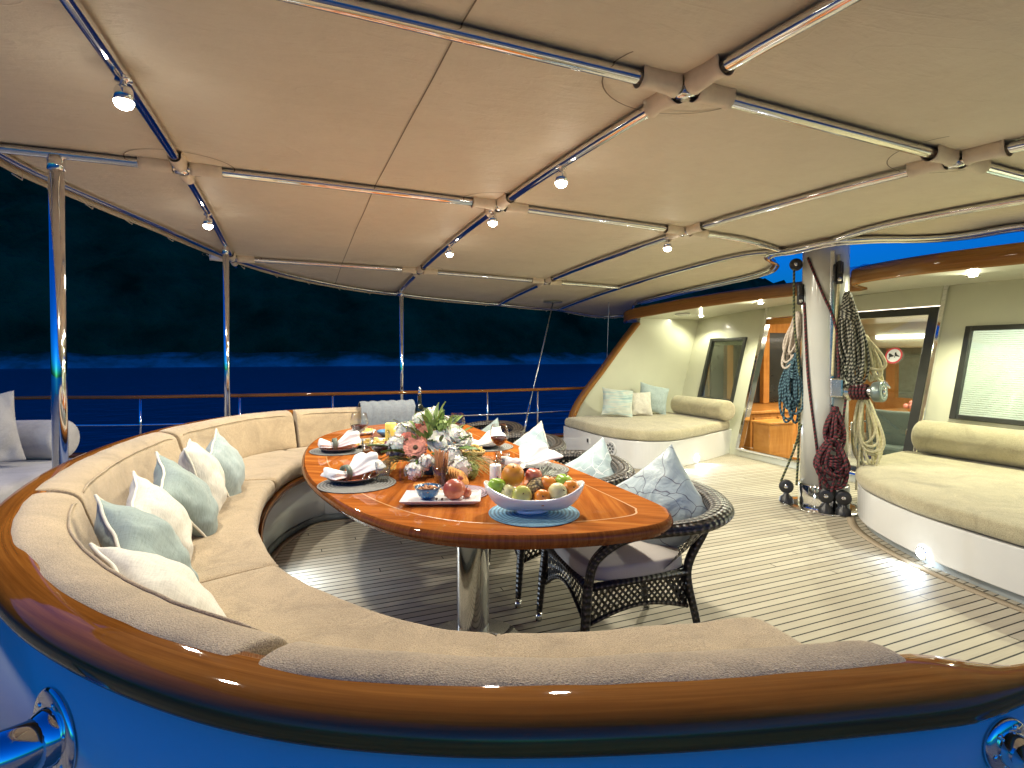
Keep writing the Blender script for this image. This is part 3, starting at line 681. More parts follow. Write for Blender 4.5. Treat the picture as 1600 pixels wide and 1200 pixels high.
# hanging coils
def coil(label, top, ln, wid, n, r, mat, d=None, wraps=True, seed=1, sway=0, bow=1.0):
    rnd = random.Random(seed); mb = MB(); top = Vector(top); path = []
    dd = MR if d is None else d
    for k in range(n):
        w_ = wid * rnd.uniform(.35, 1.15); l_ = ln * rnd.uniform(.68, 1.06); o = MVIEW * rnd.uniform(-.03, .06); sh = dd * rnd.uniform(-.055, .055); tw = rnd.uniform(-.6, .6); ph = rnd.uniform(0, 6)
        for a in range(0, 360, 24):
            q = R(a); side = math.sin(q) * w_ * .5 * (.35 + .65 * (1 - math.cos(q)) / 2 * bow); dn = (1 - math.cos(q)) / 2
            path.append(top + dd * (side * math.cos(tw)) + MVIEW * (side * math.sin(tw) + .01 * k / n) + o * dn + sh * dn + Vector((0, 0, -l_ * dn)) + dd * sway * dn + (dd * math.sin(q * 2 + ph) + MVIEW * math.cos(q * 3 + ph)) * .012)
    mb.tube(spline(path, 2), r, 7)
    if wraps:
        for k in range(4):
            z = -.16 - .022 * k if ln > .3 else -.05 - .02 * k; rr = wid * .26
            mb.tube([top + dd * (rr * math.cos(a) + sway * .3) + MVIEW * (rr * .7 * math.sin(a) + .01) + Vector((0, 0, z + .006 * math.sin(a * 2 + k))) for a in [2 * PI * i / 18 for i in range(19)]], r, 7)
    return tag(mb.build('rope_coil', mat), label, 'rope coil')
coil('beige rope coil hanging on the left of the mast above a teal coil', mp(-.215, .02, 1.78), .54, .15, 7, .011, 'rope_beige', seed=3, wraps=False, sway=-.05)
coil('teal flecked rope coil hanging low on the left of the mast', mp(-.235, .05, 1.40), .62, .17, 15, .0105, 'rope_teal', seed=4, sway=-.04)
coil('black and white rope coil bundled high on the right of the mast', mp(.165, .16, 1.93), .80, .22, 19, .0105, 'rope_black', seed=5, sway=.03)
coil('cream rope coil with long loops hanging below the winch', mp(.30, .10, 1.03), .60, .26, 11, .0115, 'rope_cream', seed=6, wraps=False, sway=.05)
coil('cream rope coil looped beside the black and white coil above the winch', mp(.30, .12, 1.55), .38, .17, 5, .0125, 'rope_cream', seed=8, wraps=False, sway=.09)
coil('dark red rope coil tied in a figure eight in front of the mast', mp(.085, .235, .93), .36, .15, 12, .0115, 'rope_red', seed=7, wraps=True)
coil('dark red rope coil spread in loops at the foot of the mast', mp(.065, .25, .66), .42, .27, 13, .0115, 'rope_red', seed=9, wraps=True, bow=1.2)
ropeline('halyard', 'green and black halyard running down the left side of the mast', [mp(-.25, .10, 2.2), mp(-.245, .10, 1.7), mp(-.20, .09, 1.2), mp(-.20, .08, .6), mp(-.215, .07, .18)], .010, 'rope_green')
ropeline('halyard', 'green and black line slanting down to the left foot block', [mp(-.18, .10, .75), mp(-.24, .08, .5), mp(-.345, .07, .2)], .010, 'rope_green')
ropeline('halyard', 'dark red halyard running down the front left of the mast', [mp(-.165, .11, 1.86), mp(-.13, .16, 1.2), mp(-.06, .19, .6), mp(-.02, .225, .19)], .010, 'rope_red')
ropeline('halyard', 'dark halyard crossing the front of the mast diagonally near the top', [mp(-.14, .155, 2.26), mp(-.03, .195, 1.95), mp(.07, .20, 1.68), mp(.10, .205, 1.4), mp(.11, .215, 1.02)], .011, 'rope_red')
ropeline('halyard', 'cream halyard running straight down the right front of the mast', [mp(.10, .175, 2.26), mp(.10, .185, 2.0), mp(.075, .195, 1.6), mp(.06, .2, 1.2)], .012, 'rope_cream')
ropeline('halyard', 'dark red line from the winch down to the front foot block', [mp(.16, .20, 1.0), mp(.13, .245, .7), mp(.10, .27, .45), mp(.06, .30, .2)], .010, 'rope_red')
ropeline('halyard', 'cream tail of rope hanging to the deck behind the sunbed', [mp(.27, .16, .62), mp(.255, .17, .4), mp(.245, .2, .22)], .011, 'rope_cream')

# wire stays on the port side
g = thing('stay', 'slanting steel wire stay with a round collar where it pierces the awning', 'wire stay', (3.15, 7.38, .15))
za = az(3.90, 7.85) + .012
MB().tube([(3.15, 7.38, .15), (3.90, 7.85, za)], .011, 8).build('stay_wire', 'wire', g)
MB().tube([(3.15, 7.38, .10), (3.32, 7.487, .62)], .022, 12).build('turnbuckle', 'chrome', g)
MB().lathe([(.03, za - .012), (.15, za - .012), (.155, za + .0), (.03, za)], (3.89, 7.84, 0), 28).build('collar', 'grey_plastic', g)
g = thing('shroud', 'thin vertical wire shroud beside the cabin edge', 'wire stay', (4.62, 7.40, .15))
MB().tube([(4.62, 7.42, .12), (4.75, 7.44, 4.2)], .008, 8).build('shroud_wire', 'wire', g)
MB().tube([(4.62, 7.42, .10), (4.633, 7.422, .5)], .016, 10).build('turnbuckle', 'chrome', g)

# ------------------------------------------------------------------ deckhouse
def bx(z): return 5.6 + .275 * z
def rz(y): return 2.09 - .0125 * (y - 3.6) ** 2           # underside of the crowned roof
house = thing('deckhouse', 'cream deckhouse with raked bulkhead, windows, glazed door and overhanging wood edged roof', 'deckhouse', (5.6, 3.6, 0))
def wallpiece(mb, y0, y1, z0, z1, out=0, th=.06):
    f0 = lambda y, z: z if z < 1.9 else rz(y) + .01
    a = [(bx(f0(y, z)) - out, y, f0(y, z)) for y, z in ((y0, z0), (y1, z0), (y1, z1), (y0, z1))]; b_ = [(p[0] + th, p[1], p[2]) for p in a]
    b = len(mb.v); mb.v += a + b_; mb.smooth = False
    for q in ((0, 1, 2, 3), (7, 6, 5, 4), (0, 4, 5, 1), (1, 5, 6, 2), (2, 6, 7, 3), (3, 7, 4, 0)): mb.face([b + i for i in q])
WP = (5.89, 6.62, .69, 1.635); DR = (3.40, 5.64, .10, 1.93); WS = (1.35, 3.175, .775, 1.665)
mb = MB()
wallpiece(mb, 6.62, 7.0, 0, 1.98); wallpiece(mb, 5.64, 5.89, 0, 1.98); wallpiece(mb, 5.89, 6.62, 0, .69); wallpiece(mb, 5.89, 6.62, 1.635, 1.98)
wallpiece(mb, 3.40, 5.64, 1.93, 1.98); wallpiece(mb, 3.40, 5.64, 0, .08); wallpiece(mb, 3.175, 3.40, 0, 1.98); wallpiece(mb, 1.35, 3.175, 0, .775); wallpiece(mb, 1.35, 3.175, 1.665, 1.98); wallpiece(mb, -1.2, 1.35, 0, 1.98)
mb.build('bulkhead', 'cream', house)
wing = [(3.82, 0), (3.82, .36), (3.90, .58), (4.08, .83), (4.38, 1.17), (4.70, 1.55), (4.98, 1.86), (5.0, rz(7) + .01), (bx(rz(7)) + .06, rz(7) + .01), (5.66, 0)]
mb = MB(); mb.smooth = False; k = len(wing)
for y in (7.0, 7.09): mb.v += [(x, y, z) for x, z in wing]
mb.face(list(range(k))); mb.face([k + i for i in range(k)][::-1])
for i in range(k): mb.face((i, (i + 1) % k, k + (i + 1) % k, k + i))
mb.build('side_wing', 'cream', house)
wp = spline([(x - .012, 0, z) for x, z in wing[:7]], 6); mb = MB(); rows = []
for i, p in enumerate(wp):
    tt = (wp[min(i + 1, len(wp) - 1)] - wp[max(i - 1, 0)]).normalized(); nn = Vector((-tt.z, 0, tt.x))
    rows.append([Vector((p.x, 0, p.z)) + nn * o + Vector((0, y, 0)) for o, y in ((-.006, 6.965), (.028, 6.97), (.04, 6.99), (.04, 7.11), (.028, 7.125), (-.006, 7.125))])
mb.grid(rows, False, True); mb.cap(rows[0]); mb.cap(rows[-1], True); mb.build('wing_trim', 'trim_wood', house)
# roof with S shaped after edge round the mast
aft = spline([(5.02, 7.45, 0), (4.86, 7.1, 0), (4.95, 6.5, 0), (5.07, 5.8, 0), (5.2, 5.2, 0), (5.36, 4.6, 0), (5.52, 4.25, 0), (5.64, 4.05, 0), (5.66, 3.94, 0), (5.56, 3.84, 0), (5.34, 3.76, 0), (5.18, 3.68, 0), (5.07, 3.55, 0), (5.0, 3.3, 0), (4.94, 2.9, 0), (4.94, 2.3, 0), (4.96, 1.4, 0), (4.98, .2, 0), (5.0, -1.3, 0)], 7)
inn = [Vector((6.3, p.y, 0)) for p in aft]
mb = MB(); mb.grid([[Vector((a.x + (b_.x - a.x) * q / 6, a.y + (b_.y - a.y) * q / 6, rz(a.y))) for q in range(7)] for a, b_ in zip(aft, inn)]); mb.build('deckhead', 'deckhead', house)
mb = MB(); mb.grid([[Vector((a.x + .02, a.y, rz(a.y) + .14))] + [Vector((x, a.y, rz(a.y) + .14 + h)) for x, h in ((6, .03), (7.5, .05), (11, 0))] for a in aft]); mb.build('roof', 'gelcoat', house)
mb = MB(); rows = []
for i, a in enumerate(aft):
    tt = (aft[min(i + 1, len(aft) - 1)] - aft[max(i - 1, 0)]).normalized(); o = Vector((tt.y, -tt.x, 0)) * 1; o = o if o.x < 0 or abs(o.x) < .3 else o
    o = Vector((tt.y, -tt.x, 0)); z = rz(a.y)
    rows.append([a + o * q + Vector((0, 0, z + h)) for q, h in ((-.02, -.012), (.02, -.016), (.036, .0), (.038, .125), (.02, .145), (-.02, .145))])
mb.grid(rows, False, True); mb.cap(rows[0]); mb.cap(rows[-1]); mb.build('roof_trim', 'trim_wood', house)
# windows
def window(y0, y1, z0, z1, pane, fw=.055, nm='window'):
    mb = MB()
    wallpiece(mb, y0, y0 + fw, z0, z1, .022, .05); wallpiece(mb, y1 - fw, y1, z0, z1, .022, .05); wallpiece(mb, y0 + fw, y1 - fw, z0, z0 + fw * .8, .021, .05); wallpiece(mb, y0 + fw, y1 - fw, z1 - fw * .9, z1, .021, .05)
    fr = mb.build(nm, 'black_frame', house, bevel=.006)
    mb = MB(); wallpiece(mb, y0 + fw * .6, y1 - fw * .6, z0 + fw * .4, z1 - fw * .4, -.012, .006); mb.build('pane', pane, fr)
    return fr
window(*WP, 'pane_dark')
ws = window(*WS, 'pane')
mb = MB()     # pleated blind behind the starboard window
rows = []
for i in range(89):
    z = .79 + .86 * i / 88; rows.append([(bx(z) + .035 + (.010 if i % 2 else 0), y, z) for y in (1.37, 3.16)])
mb.smooth = False; mb.grid(rows); M['blind'] = pbr('pleated_blind', (.68, .72, .68), .7, var=.03); nb = M['blind'].node_tree; tr = nb.nodes.new('ShaderNodeBsdfTranslucent'); tr.inputs[0].default_value = (.70, .75, .70, 1); mm = nb.nodes.new('ShaderNodeMixShader'); mm.inputs[0].default_value = .6; link(nb, nb.nodes['Principled BSDF'].outputs[0], mm.inputs[1]); link(nb, tr.outputs[0], mm.inputs[2]); link(nb, mm.outputs[0], nb.nodes['Material Output'].inputs[0]); mb.build('blind', 'blind', ws)
mb = MB(); wallpiece(mb, 5.95, 6.55, 1.52, 1.60, -.03, .01); mb.build('blind', 'blind', house)
# companionway door: steel edged frame, glass leaf on the right, left half open
mb = MB()
wallpiece(mb, 5.60, 5.655, .08, 1.945, .03, .10); mb.build('door_jamb', 'chrome', house, bevel=.01)
mb = MB()
wallpiece(mb, 3.385, 3.43, .08, 1.945, .03, .10); mb.build('door_jamb', 'chrome', house, bevel=.01)
mb = MB(); wallpiece(mb, 3.43, 5.60, .08, .115, .05, .14); mb.build('door_sill', 'chrome', house, bevel=.008)
mb = MB(); wallpiece(mb, 3.43, 5.60, 1.895, 1.95, .03, .09); mb.build('door_head', 'cream', house, bevel=.006)
mb = MB(); wallpiece(mb, 3.44, 3.53, .12, 1.88, .015, .04); wallpiece(mb, 3.53, 4.62, 1.80, 1.88, .014, .04); wallpiece(mb, 3.53, 4.62, .12, .17, .014, .04)
leaf = mb.build('sliding_door', 'black_frame', house, bevel=.005)
mb = MB(); wallpiece(mb, 3.52, 4.62, .16, 1.81, -.004, .008); mb.build('door_pane', 'pane', leaf)
mb = MB(); wallpiece(mb, 4.62, 5.60, 1.80, 1.88, -.02, .04); mb.build('door_frame', 'cabin_wood', house)
# no-shoes sticker on the glass
M['sign_red'] = pbr('sign_red', (.62, .06, .07), .4); M['sign_white'] = pbr('sign_white', (.82, .82, .80), .4); M['sign_black'] = pbr('sign_black', (.02, .02, .02), .4)
sc_ = Vector((bx(1.375) - .008, 3.80, 1.375)); U_ = Vector((0, -1, 0)); W_ = Vector((.275, 0, 1)).normalized(); N_ = Vector((-1, 0, .275)).normalized()
g = thing('sticker', 'round red and white no shoes sticker on the door glass', 'sign', sc_)
def disc(r0, r1, off, nm, mt):
    mb = MB(); rr = [2 * PI * k / 40 for k in range(41)]
    mb.grid([[sc_ + N_ * off + (U_ * math.cos(a) + W_ * math.sin(a)) * r for r in (r0, r1)] for a in rr]); mb.build(nm, mt, g)
disc(.0005, .088, .001, 'disc', 'sign_white'); disc(.072, .090, .0025, 'ring', 'sign_red')
mb = MB()
def flat(poly, off): mb.cap([sc_ + N_ * off + U_ * a + W_ * c for a, c in poly])
flat([(-.055, .012), (-.05, .024), (-.03, .020), (-.015, .006), (.0, .002), (.0, -.010), (-.045, -.020), (-.047, -.004)], .004)
flat([(-.047, -.022), (-.038, -.020), (-.038, -.038), (-.046, -.038)], .004)
flat([(.008, .034), (.022, .036), (.030, .014), (.046, .002), (.062, -.004), (.062, -.014), (.02, -.006), (.010, .002)], .004)
flat([(.010, -.002), (.018, -.006), (.016, -.024), (.009, -.022)], .004); mb.build('shoes', 'sign_black', g)
# downlights in the overhang
YG = (1, .985, .69)
DOWN = lamp_data('spot_downlight', 'SPOT', 125, YG, .018, 160, .5)
def downlight(label, x, y, on=1.0, src=[None]):
    z = rz(y) - .002
    if src[0] is None:
        g = thing('downlight', label, 'lamp', (x, y, z), 'downlights in the roof overhang')
        MB().lathe([(.052, 0), (.052, -.004), (.046, -.008), (.036, -.008)], (x, y, z), 24).build('trim_ring', 'chrome', g)
        MB().lathe([(.036, -.005), (.02, -.009), (0, -.010)], (x, y, z), 20).build('lens', 'lamp_warm', g); src[0] = g
    else: g = copy_tree(src[0]); g.location = (x, y, z); g['label'] = label
    d = DOWN
    if on < 1: d = DOWN.copy(); d.energy *= on
    lamp('downlight_beam', d, (x, y, z - .022), None, (-.5, -.1, -1))
downlight('lit downlight in the planked roof overhang right of the mast', 5.50, 2.84)
downlight('lit downlight in the roof overhang left of the mast', 5.62, 5.26)
downlight('small lit downlight over the far settee near the cabin corner', 5.85, 6.62, .2)
downlight('lit roof downlight outside the view', 5.5, .9)
c = Vector((5.35, 6.45, rz(6.45)))
g = thing('roof_vent', 'flat round white vent on the overhang above the far settee', 'vent', c)
MB().lathe([(.11, -.001), (.11, -.012), (.09, -.022), (.085, -.016), (.06, -.028), (.055, -.02), (.03, -.032), (0, -.034)], c, 28).build('vent_cover', 'gelcoat', g)
# ------------------------------------------------------------------ settee in the far corner
st = [(3.64, 6.99), (3.62, 6.4), (3.62, 6.1), (3.64, 5.85), (3.70, 5.62), (3.80, 5.44), (3.95, 5.31), (4.15, 5.26), (4.4, 5.30), (4.9, 5.48), (5.3, 5.64), (5.68, 5.80)]
front_s = resample(spline([(*p, 0) for p in st], 8), .04)
g = thing('corner_settee', 'white built in settee with beige cushion in the far corner of the cabin', 'settee', (4.6, 6.3, 0))
mb = MB(); mb.prism([(p.x, p.y) for p in front_s] + [(5.69, 6.99)], .0, .335); mb.build('base', 'gelcoat', g, bevel=.008)
def slabcushion(poly, c, z0, z1, name, mat, g, r=.03, amp=.006):
    mb = MB(); rows = []; P = [Vector((*p, 0)) if not isinstance(p, Vector) else p for p in poly]; c = Vector((*c, 0))
    for q, h in [(.0, z1), (.3, z1 + .004), (.6, z1 + .004), (.82, z1), (.93, z1 - .004), (.97, z1 - r * .3), (.99, z1 - r), (.99, z0 + r * .7), (.975, z0 + .004), (.9, z0)]:
        rows.append([(c.lerp(p, q if q else .01)) + Vector((0, 0, h + amp * noise.noise(Vector((p.x * 3 * q + 5, p.y * 3 * q, h * 5))))) for p in P])
    mb.grid(rows, False, True); return mb.build(name, mat, g, sub=1)
slabcushion([p + Vector((-.03 if p.y > 5.5 else 0, -.03, 0)) for p in front_s] + [Vector((5.70, 6.2, 0)), Vector((5.70, 6.6, 0)), Vector((5.70, 6.97, 0)), Vector((5.2, 6.97, 0)), Vector((4.7, 6.97, 0)), Vector((4.2, 6.97, 0))], (4.8, 6.3), .337, .475, 'cushion', 'terry_pale', g, .04)
def bolster(label, a, b_, r, mat, name='bolster'):
    a, b_ = Vector(a), Vector(b_); d = (b_ - a).normalized(); L = (b_ - a).length
    prof = [(0, 0), (r * .6, .002), (r * .85, .012), (r * .97, .04)] + [(r * (1 + .015 * math.sin(k * 1.7)), .04 + (L - .08) * k / 10) for k in range(11)] + [(r * .97, L - .035), (r * .85, L - .012), (r * .6, L - .002), (0, L)]
    return tag(MB().lathe(prof, a, 30, d.to_track_quat('Z', 'Y').to_matrix()).build(name, mat, sub=1), label, 'bolster')
bolster('beige terry bolster lying along the bulkhead on the far corner settee', (5.46, 6.72, .615), (5.46, 5.62, .615), .142, 'terry_pale')
# socket and loudspeaker in the settee front
def onface(i, off=.0):
    p = front_s[i]; tt = (front_s[i + 1] - front_s[i - 1]).normalized(); nn = Vector((tt.y, -tt.x, 0)); nn = nn if nn.dot(Vector((1, .3, 0))) < 0 or nn.y < 0 else -nn
    return p, nn
def facemat(nn): return Matrix((Vector((0, 0, 1)).cross(nn), Vector((0, 0, 1)), nn)).transposed()
i = min(range(len(front_s)), key=lambda k: abs(front_s[k].y - 6.22)); p, nn = onface(i); c = p + nn * .004 + Vector((0, 0, .235))
g = thing('socket', 'small square wall socket with black inset on the white settee front', 'socket', c)
MB().box(c, (.085, .085, .012), facemat(nn)).build('plate', 'gelcoat', g, bevel=.004); MB().box(c + nn * .008, (.038, .05, .006), facemat(nn)).build('inset', 'black', g, bevel=.002)
i = min(range(len(front_s)), key=lambda k: abs(front_s[k].y - 5.74) + (9 if front_s[k].x > 4 else 0)); p, nn = onface(i); c = p + nn * .004 + Vector((0, 0, .205))
g = thing('loudspeaker', 'round grey loudspeaker set into the settee front behind a chair cushion', 'loudspeaker', c); rot = facemat(nn)
MB().lathe([(0, .0), (.095, .0), (.10, .006), (.085, .012), (.08, .008), (0, .006)], c, 30, rot).build('grille', 'gelcoat', g)
mb = MB()
for k in range(8): a = 2 * PI * k / 8; mb.box(c + rot @ Vector((.05 * math.cos(a), .05 * math.sin(a), .011)), (.03, .02, .008), rot @ Matrix.Rotation(a, 3, 'Z'))
mb.lathe([(0, .01), (.018, .012), (0, .014)], c, 12, rot); mb.build('cone', 'rubber', g)

# ------------------------------------------------------------------ sunbed on the right
sb = [(5.70, 3.50), (5.2, 3.42), (4.75, 3.28), (4.42, 3.10), (4.15, 2.86), (3.96, 2.56), (3.83, 2.26), (3.75, 1.95), (3.70, 1.62), (3.67, 1.2), (3.66, .6), (3.66, -.2), (3.66, -1.0)]
front_b = resample(spline([(*p, 0) for p in sb], 8), .05)
g = thing('sunbed', 'large white sunbed platform with thick beige terry mattress beside the cabin window', 'sunbed', (4.8, 1.6, 0))
mb = MB(); mb.prism([(p.x, p.y) for p in front_b] + [(5.70, -1.0)], .06, .322); mb.build('base', 'gelcoat', g, bevel=.006)
mb = MB(); mb.prism([(p.x + (.045 if p.x < 5 else 0), p.y - .03) for p in front_b] + [(5.69, -.95)], .0, .06); mb.build('plinth', 'grey_plastic', g)
slabcushion([p + Vector((-.025, .02, 0)) for p in front_b] + [Vector((5.2, -1, 0)), Vector((5.72, -1, 0)), Vector((5.73, -.2, 0)), Vector((5.73, .6, 0)), Vector((5.73, 1.4, 0)), Vector((5.73, 2.2, 0)), Vector((5.73, 3.0, 0))], (4.8, 1.8), .324, .445, 'mattress', 'terry_pale', g, .045, .007)
sweep(MB(), front_b[6:], [(-.012, .0), (-.012, .006), (-.075, .006), (-.075, .0)]).build('deck_margin', 'margin', g)
bolster('long olive beige bolster along the bulkhead on the sunbed', (5.62, 3.34, .60), (5.62, .2, .60), .158, 'terry_pale')
# ------------------------------------------------------------------ bench left of the sofa, at the stern
g = thing('stern_bench', 'grey beige padded bench at the stern behind the curved sofa', 'bench', (-2.6, 5.4, 0))
MB().box2((-3.9, 4.5, 0), (-1.80, 6.0, .33)).build('base', 'gelcoat', g, bevel=.02)
slabcushion([(-1.76, 4.6), (-1.75, 5.2), (-1.78, 5.9), (-2.2, 6.05), (-2.9, 6.05), (-3.9, 6.05), (-3.95, 5.2), (-3.9, 4.45), (-2.9, 4.45), (-2.1, 4.45)], (-2.8, 5.25), .33, .50, 'cushion', 'linen_grey', g, .06)
bolster('grey beige bolster at the end of the stern bench, left of the thick pole', (-1.80, 5.65, .665), (-3.4, 6.25, .665), .165, 'linen_grey')
# ------------------------------------------------------------------ courtesy lights near the deck
COLD = (.72, .85, 1)
def courtesy(label, p, nn, power):
    c = Vector(p); nn = Vector(nn).normalized(); g = thing('courtesy_light', label, 'lamp', c, 'courtesy lights at deck level')
    rot = nn.to_track_quat('Z', 'Y').to_matrix()
    MB().lathe([(.042, 0), (.046, .006), (.042, .012), (.034, .012)], c, 18, rot).build('rim', 'chrome', g)
    MB().lathe([(.035, .010), (.025, .022), (0, .028)], c, 16, rot).build('lens', 'lamp_cold', g)
    lamp('courtesy_beam', lamp_data('courtesy_beam', 'SPOT', power, COLD, .02, 150, .8), c + nn * .04, None, nn + Vector((0, 0, -.22)))
courtesy('dazzling bluish light low on the front of the sunbed', (3.812, 2.23, .085), (-.93, .35, 0), 11)
courtesy('bluish light low on the far settee, left of the two there', (4.25, 5.262, .07), (.15, -1, 0), 12)
courtesy('bluish light low on the far settee, nearer the cabin door', (4.72, 5.405, .07), (.3, -1, 0), 12)
courtesy('bluish light low on the inner base of the curved sofa', (-.245, 3.45, .10), (1, .0, 0), 34)

# pale cover heaped on the roof behind the mast
mb = MB(); rows = []
for i in range(33):
    y = 4.95 - 1.2 * i / 32; k = math.sin(PI * i / 32) ** .5; row_ = []
    for j in range(13):
        a = PI * j / 12; row_.append((6.35 + .38 * math.cos(a) * (.6 + .4 * k) + .04 * math.sin(i * 1.3), y, rz(y) + .15 + (.22 * k + .07 * noise.noise(Vector((i * .5, j * .6, 3)))) * math.sin(a)))
    rows.append(row_)
mb.grid(rows); tag(mb.build('boat_cover', 'napkin', None, sub=1), 'pale blue lit folded cover heaped on the cabin roof beside the mast', 'cover')
# ------------------------------------------------------------------ saloon behind the door
FZ = -.22
room = thing('saloon', 'wood and white saloon seen through the glazed door', 'interior', (7.5, 4.5, FZ))
MB().box2((5.72, -1.0, FZ - .05), (10.4, 7.0, FZ)).build('saloon_floor', 'cabin_wood', room)
mb = MB(); mb.cap([(6.24, -1, 2.02), (10.4, -1, 2.02), (10.4, 6.9, 2.02), (6.24, 6.9, 2.02)]); mb.build('saloon_ceiling', 'gelcoat', room)
MB().box2((9.9, -1, 1.50), (10.4, 6.9, 2.01)).build('soffit', 'cream', room, bevel=.02)
mb = MB(); mb.box2((10.3, -1, FZ), (10.4, 6.9, .58))
for y in (6.6, 5.35, 4.35, 3.3, 2.1, .5): mb.box2((10.28, y - .08, .58), (10.4, y + .08, 1.5))
mb.build('far_wall', 'cabin_wood', room)
M['night_blind'] = pbr('saloon_blind', (.20, .27, .25), .6, var=.2, vs=14)
mb = MB(); mb.cap([(10.39, -1, .58), (10.39, 6.9, .58), (10.39, 6.9, 1.5), (10.39, -1, 1.5)]); mb.build('window_blind', 'night_blind', room)
MB().box2((6.26, 6.92, FZ), (10.4, 6.99, 2.02)).build('side_wall', 'cabin_wood', room)
MB().box2((6.26, -1, FZ), (10.4, -.9, 2.02)).build('side_wall', 'gelcoat', room)
MB().box2((8.2, 1.2, 1.93), (9.7, 6.6, 1.985)).build('ceiling_panel', 'cream', room, bevel=.01)
MB().box2((8.12, 1.2, 1.95), (8.18, 6.6, 1.99)).build('cove_strip', 'cove', room)
MB().box2((9.86, 1.2, 1.66), (9.895, 6.6, 1.73)).build('cove_strip', 'cove', room)
for x, y in ((7.0, 3.4), (7.1, 4.3), (9.2, 3.0), (9.2, 3.8), (9.2, 4.7), (7.0, 5.6), (6.6, 2.6)):
    z = 1.925 if x > 8.2 else 2.015
    MB().lathe([(.045, z), (.04, z - .006), (.03, z - .006)], (x, y, 0), 16).lathe([(.03, z - .004), (0, z - .006)], (x, y, 0), 14).build('ceiling_spot', 'lamp_warm', room)
a = lamp_data('saloon_light', 'AREA', 120, (1, .86, .62), 2.2); lamp('saloon_light', a, (8.0, 4.0, 1.90), None, (0, 0, -1))
a = lamp_data('blind_backlight', 'AREA', 30, (.95, 1, .95), 1.2); lamp('saloon_light', a, (6.9, 2.3, 1.7), None, (-1, 0, -.5))  # unseen area light added behind the starboard window to backlight its blind
a = lamp_data('saloon_light_port', 'AREA', 22, (1, .82, .55), .8); lamp('saloon_light', a, (6.9, 5.5, 1.95), None, (0, .3, -1))
# sideboard on the port side with panelled doors
g = thing('sideboard', 'orange wood sideboard with panelled doors just inside the door', 'sideboard', (7.3, 6.3, FZ))
MB().box2((6.25, 6.02, FZ), (8.3, 6.9, .50)).build('carcass', 'cabin_wood', g, bevel=.01)
MB().box2((6.2, 5.97, .50), (8.32, 6.9, .545)).build('top', 'cabin_wood', g, bevel=.012)
for k in range(4):
    x = 6.30 + k * .49; d = MB().box2((x, 5.995, FZ + .12), (x + .44, 6.018, .44)).build('door', 'cabin_wood', g, bevel=.006)
    mb = MB()
    for q in ((x + .06, x + .38, .37, .382), (x + .06, x + .38, FZ + .18, FZ + .192)): mb.box2((q[0], 5.988, q[2]), (q[1], 5.994, q[3]))
    for q in (x + .06, x + .368): mb.box2((q, 5.987, FZ + .192), (q + .012, 5.993, .37))
    mb.build('moulding', 'inlay', d); MB().ball((x + .41, 5.975, .2), .014, 10, 8).build('knob', 'chrome', d)
g = thing('step_cabinet', 'plain orange wood cabinet beside the left door jamb', 'cabinet', (6.0, 5.3, FZ))
MB().box2((5.86, 5.32, FZ), (6.3, 5.60, .44)).build('body', 'cabin_wood', g, bevel=.012); MB().box2((5.84, 5.30, .44), (6.32, 5.62, .475)).build('top', 'cabin_wood', g, bevel=.01)
g = thing('wood_post', 'wooden post and dark glazed frames behind the rope coils', 'post', (6.9, 6.6, .5))
for x in (6.55, 7.35): MB().box2((x, 6.80, .55), (x + .13, 6.92, 1.75)).build('post', 'cabin_wood', g, bevel=.006)
MB().box2((6.3, 6.78, 1.75), (8.3, 6.92, 1.98)).build('lintel', 'cabin_wood', g, bevel=.006)
MB().box2((6.3, 6.88, .56), (8.3, 6.915, 1.75)).build('dark_pane', 'black_frame', g)
g = thing('bottle', 'small bottle with red and white label inside the door', 'bottle', (6.42, 5.80, FZ + .05))
MB().box2((6.30, 5.62, FZ), (6.56, 5.96, FZ + .05)).build('stand', 'cabin_wood', g)
MB().lathe([(0, .05), (.04, .05), (.04, .2), (.015, .26), (.015, .3), (0, .3)], (6.42, 5.80, FZ), 14).build('body', 'sign_white', g); MB().lathe([(.041, .09), (.0415, .15), (.041, .16)], (6.42, 5.80, FZ), 14).build('label', 'sign_red', g)
M['seat_green'] = pbr('grey_green_upholstery', (.10, .13, .125), .7, var=.2, vs=9)
g = thing('lounge_chair', 'dark grey green lounge chair with steel arms behind the glass', 'chair', (7.3, 4.7, FZ))
mb = MB(); rows = []
for i in range(13):
    a = R(-75 + 150 * i / 12); rows.append([(7.15 - .05 * h + .34 * math.cos(a + PI) * -1 * .0 - .30 * math.cos(a) + .3, 4.65 + .36 * math.sin(a), FZ + .38 + h) for h in (0, .2, .4, .46, .50)])
mb.grid(rows); mb.build('backrest', 'seat_green', g, solid=.07, sub=1)
MB().box2((6.95, 4.35, FZ + .30), (7.6, 4.95, FZ + .44)).build('seat', 'seat_green', g, bevel=.04)
for y in (4.30, 5.02): MB().tube(spline([(7.05, y, FZ), (7.02, y, FZ + .60), (7.08, y, FZ + .67), (7.5, y, FZ + .67), (7.56, y, FZ + .60), (7.56, y, FZ)], 5), .014, 8).build('arm', 'chrome', g)
g = thing('saloon_table', 'pale wood saloon table holding a flower bowl behind the door glass', 'table', (8.7, 4.9, FZ))
MB().box2((8.2, 4.2, .46), (9.3, 5.7, .51)).build('tabletop', 'inlay', g, bevel=.01); MB().box2((8.6, 4.7, FZ), (8.8, 5.2, .46)).build('pedestal', 'cabin_wood', g)
g = thing('flower_bowl', 'small bowl of pink and green flowers on the saloon table', 'flower bowl', (8.45, 5.05, .51))
MB().lathe([(0, .0), (.06, .0), (.14, .08), (.13, .08), (0, .03)], (8.45, 5.05, .51), 18).build('bowl', 'inlay', g)
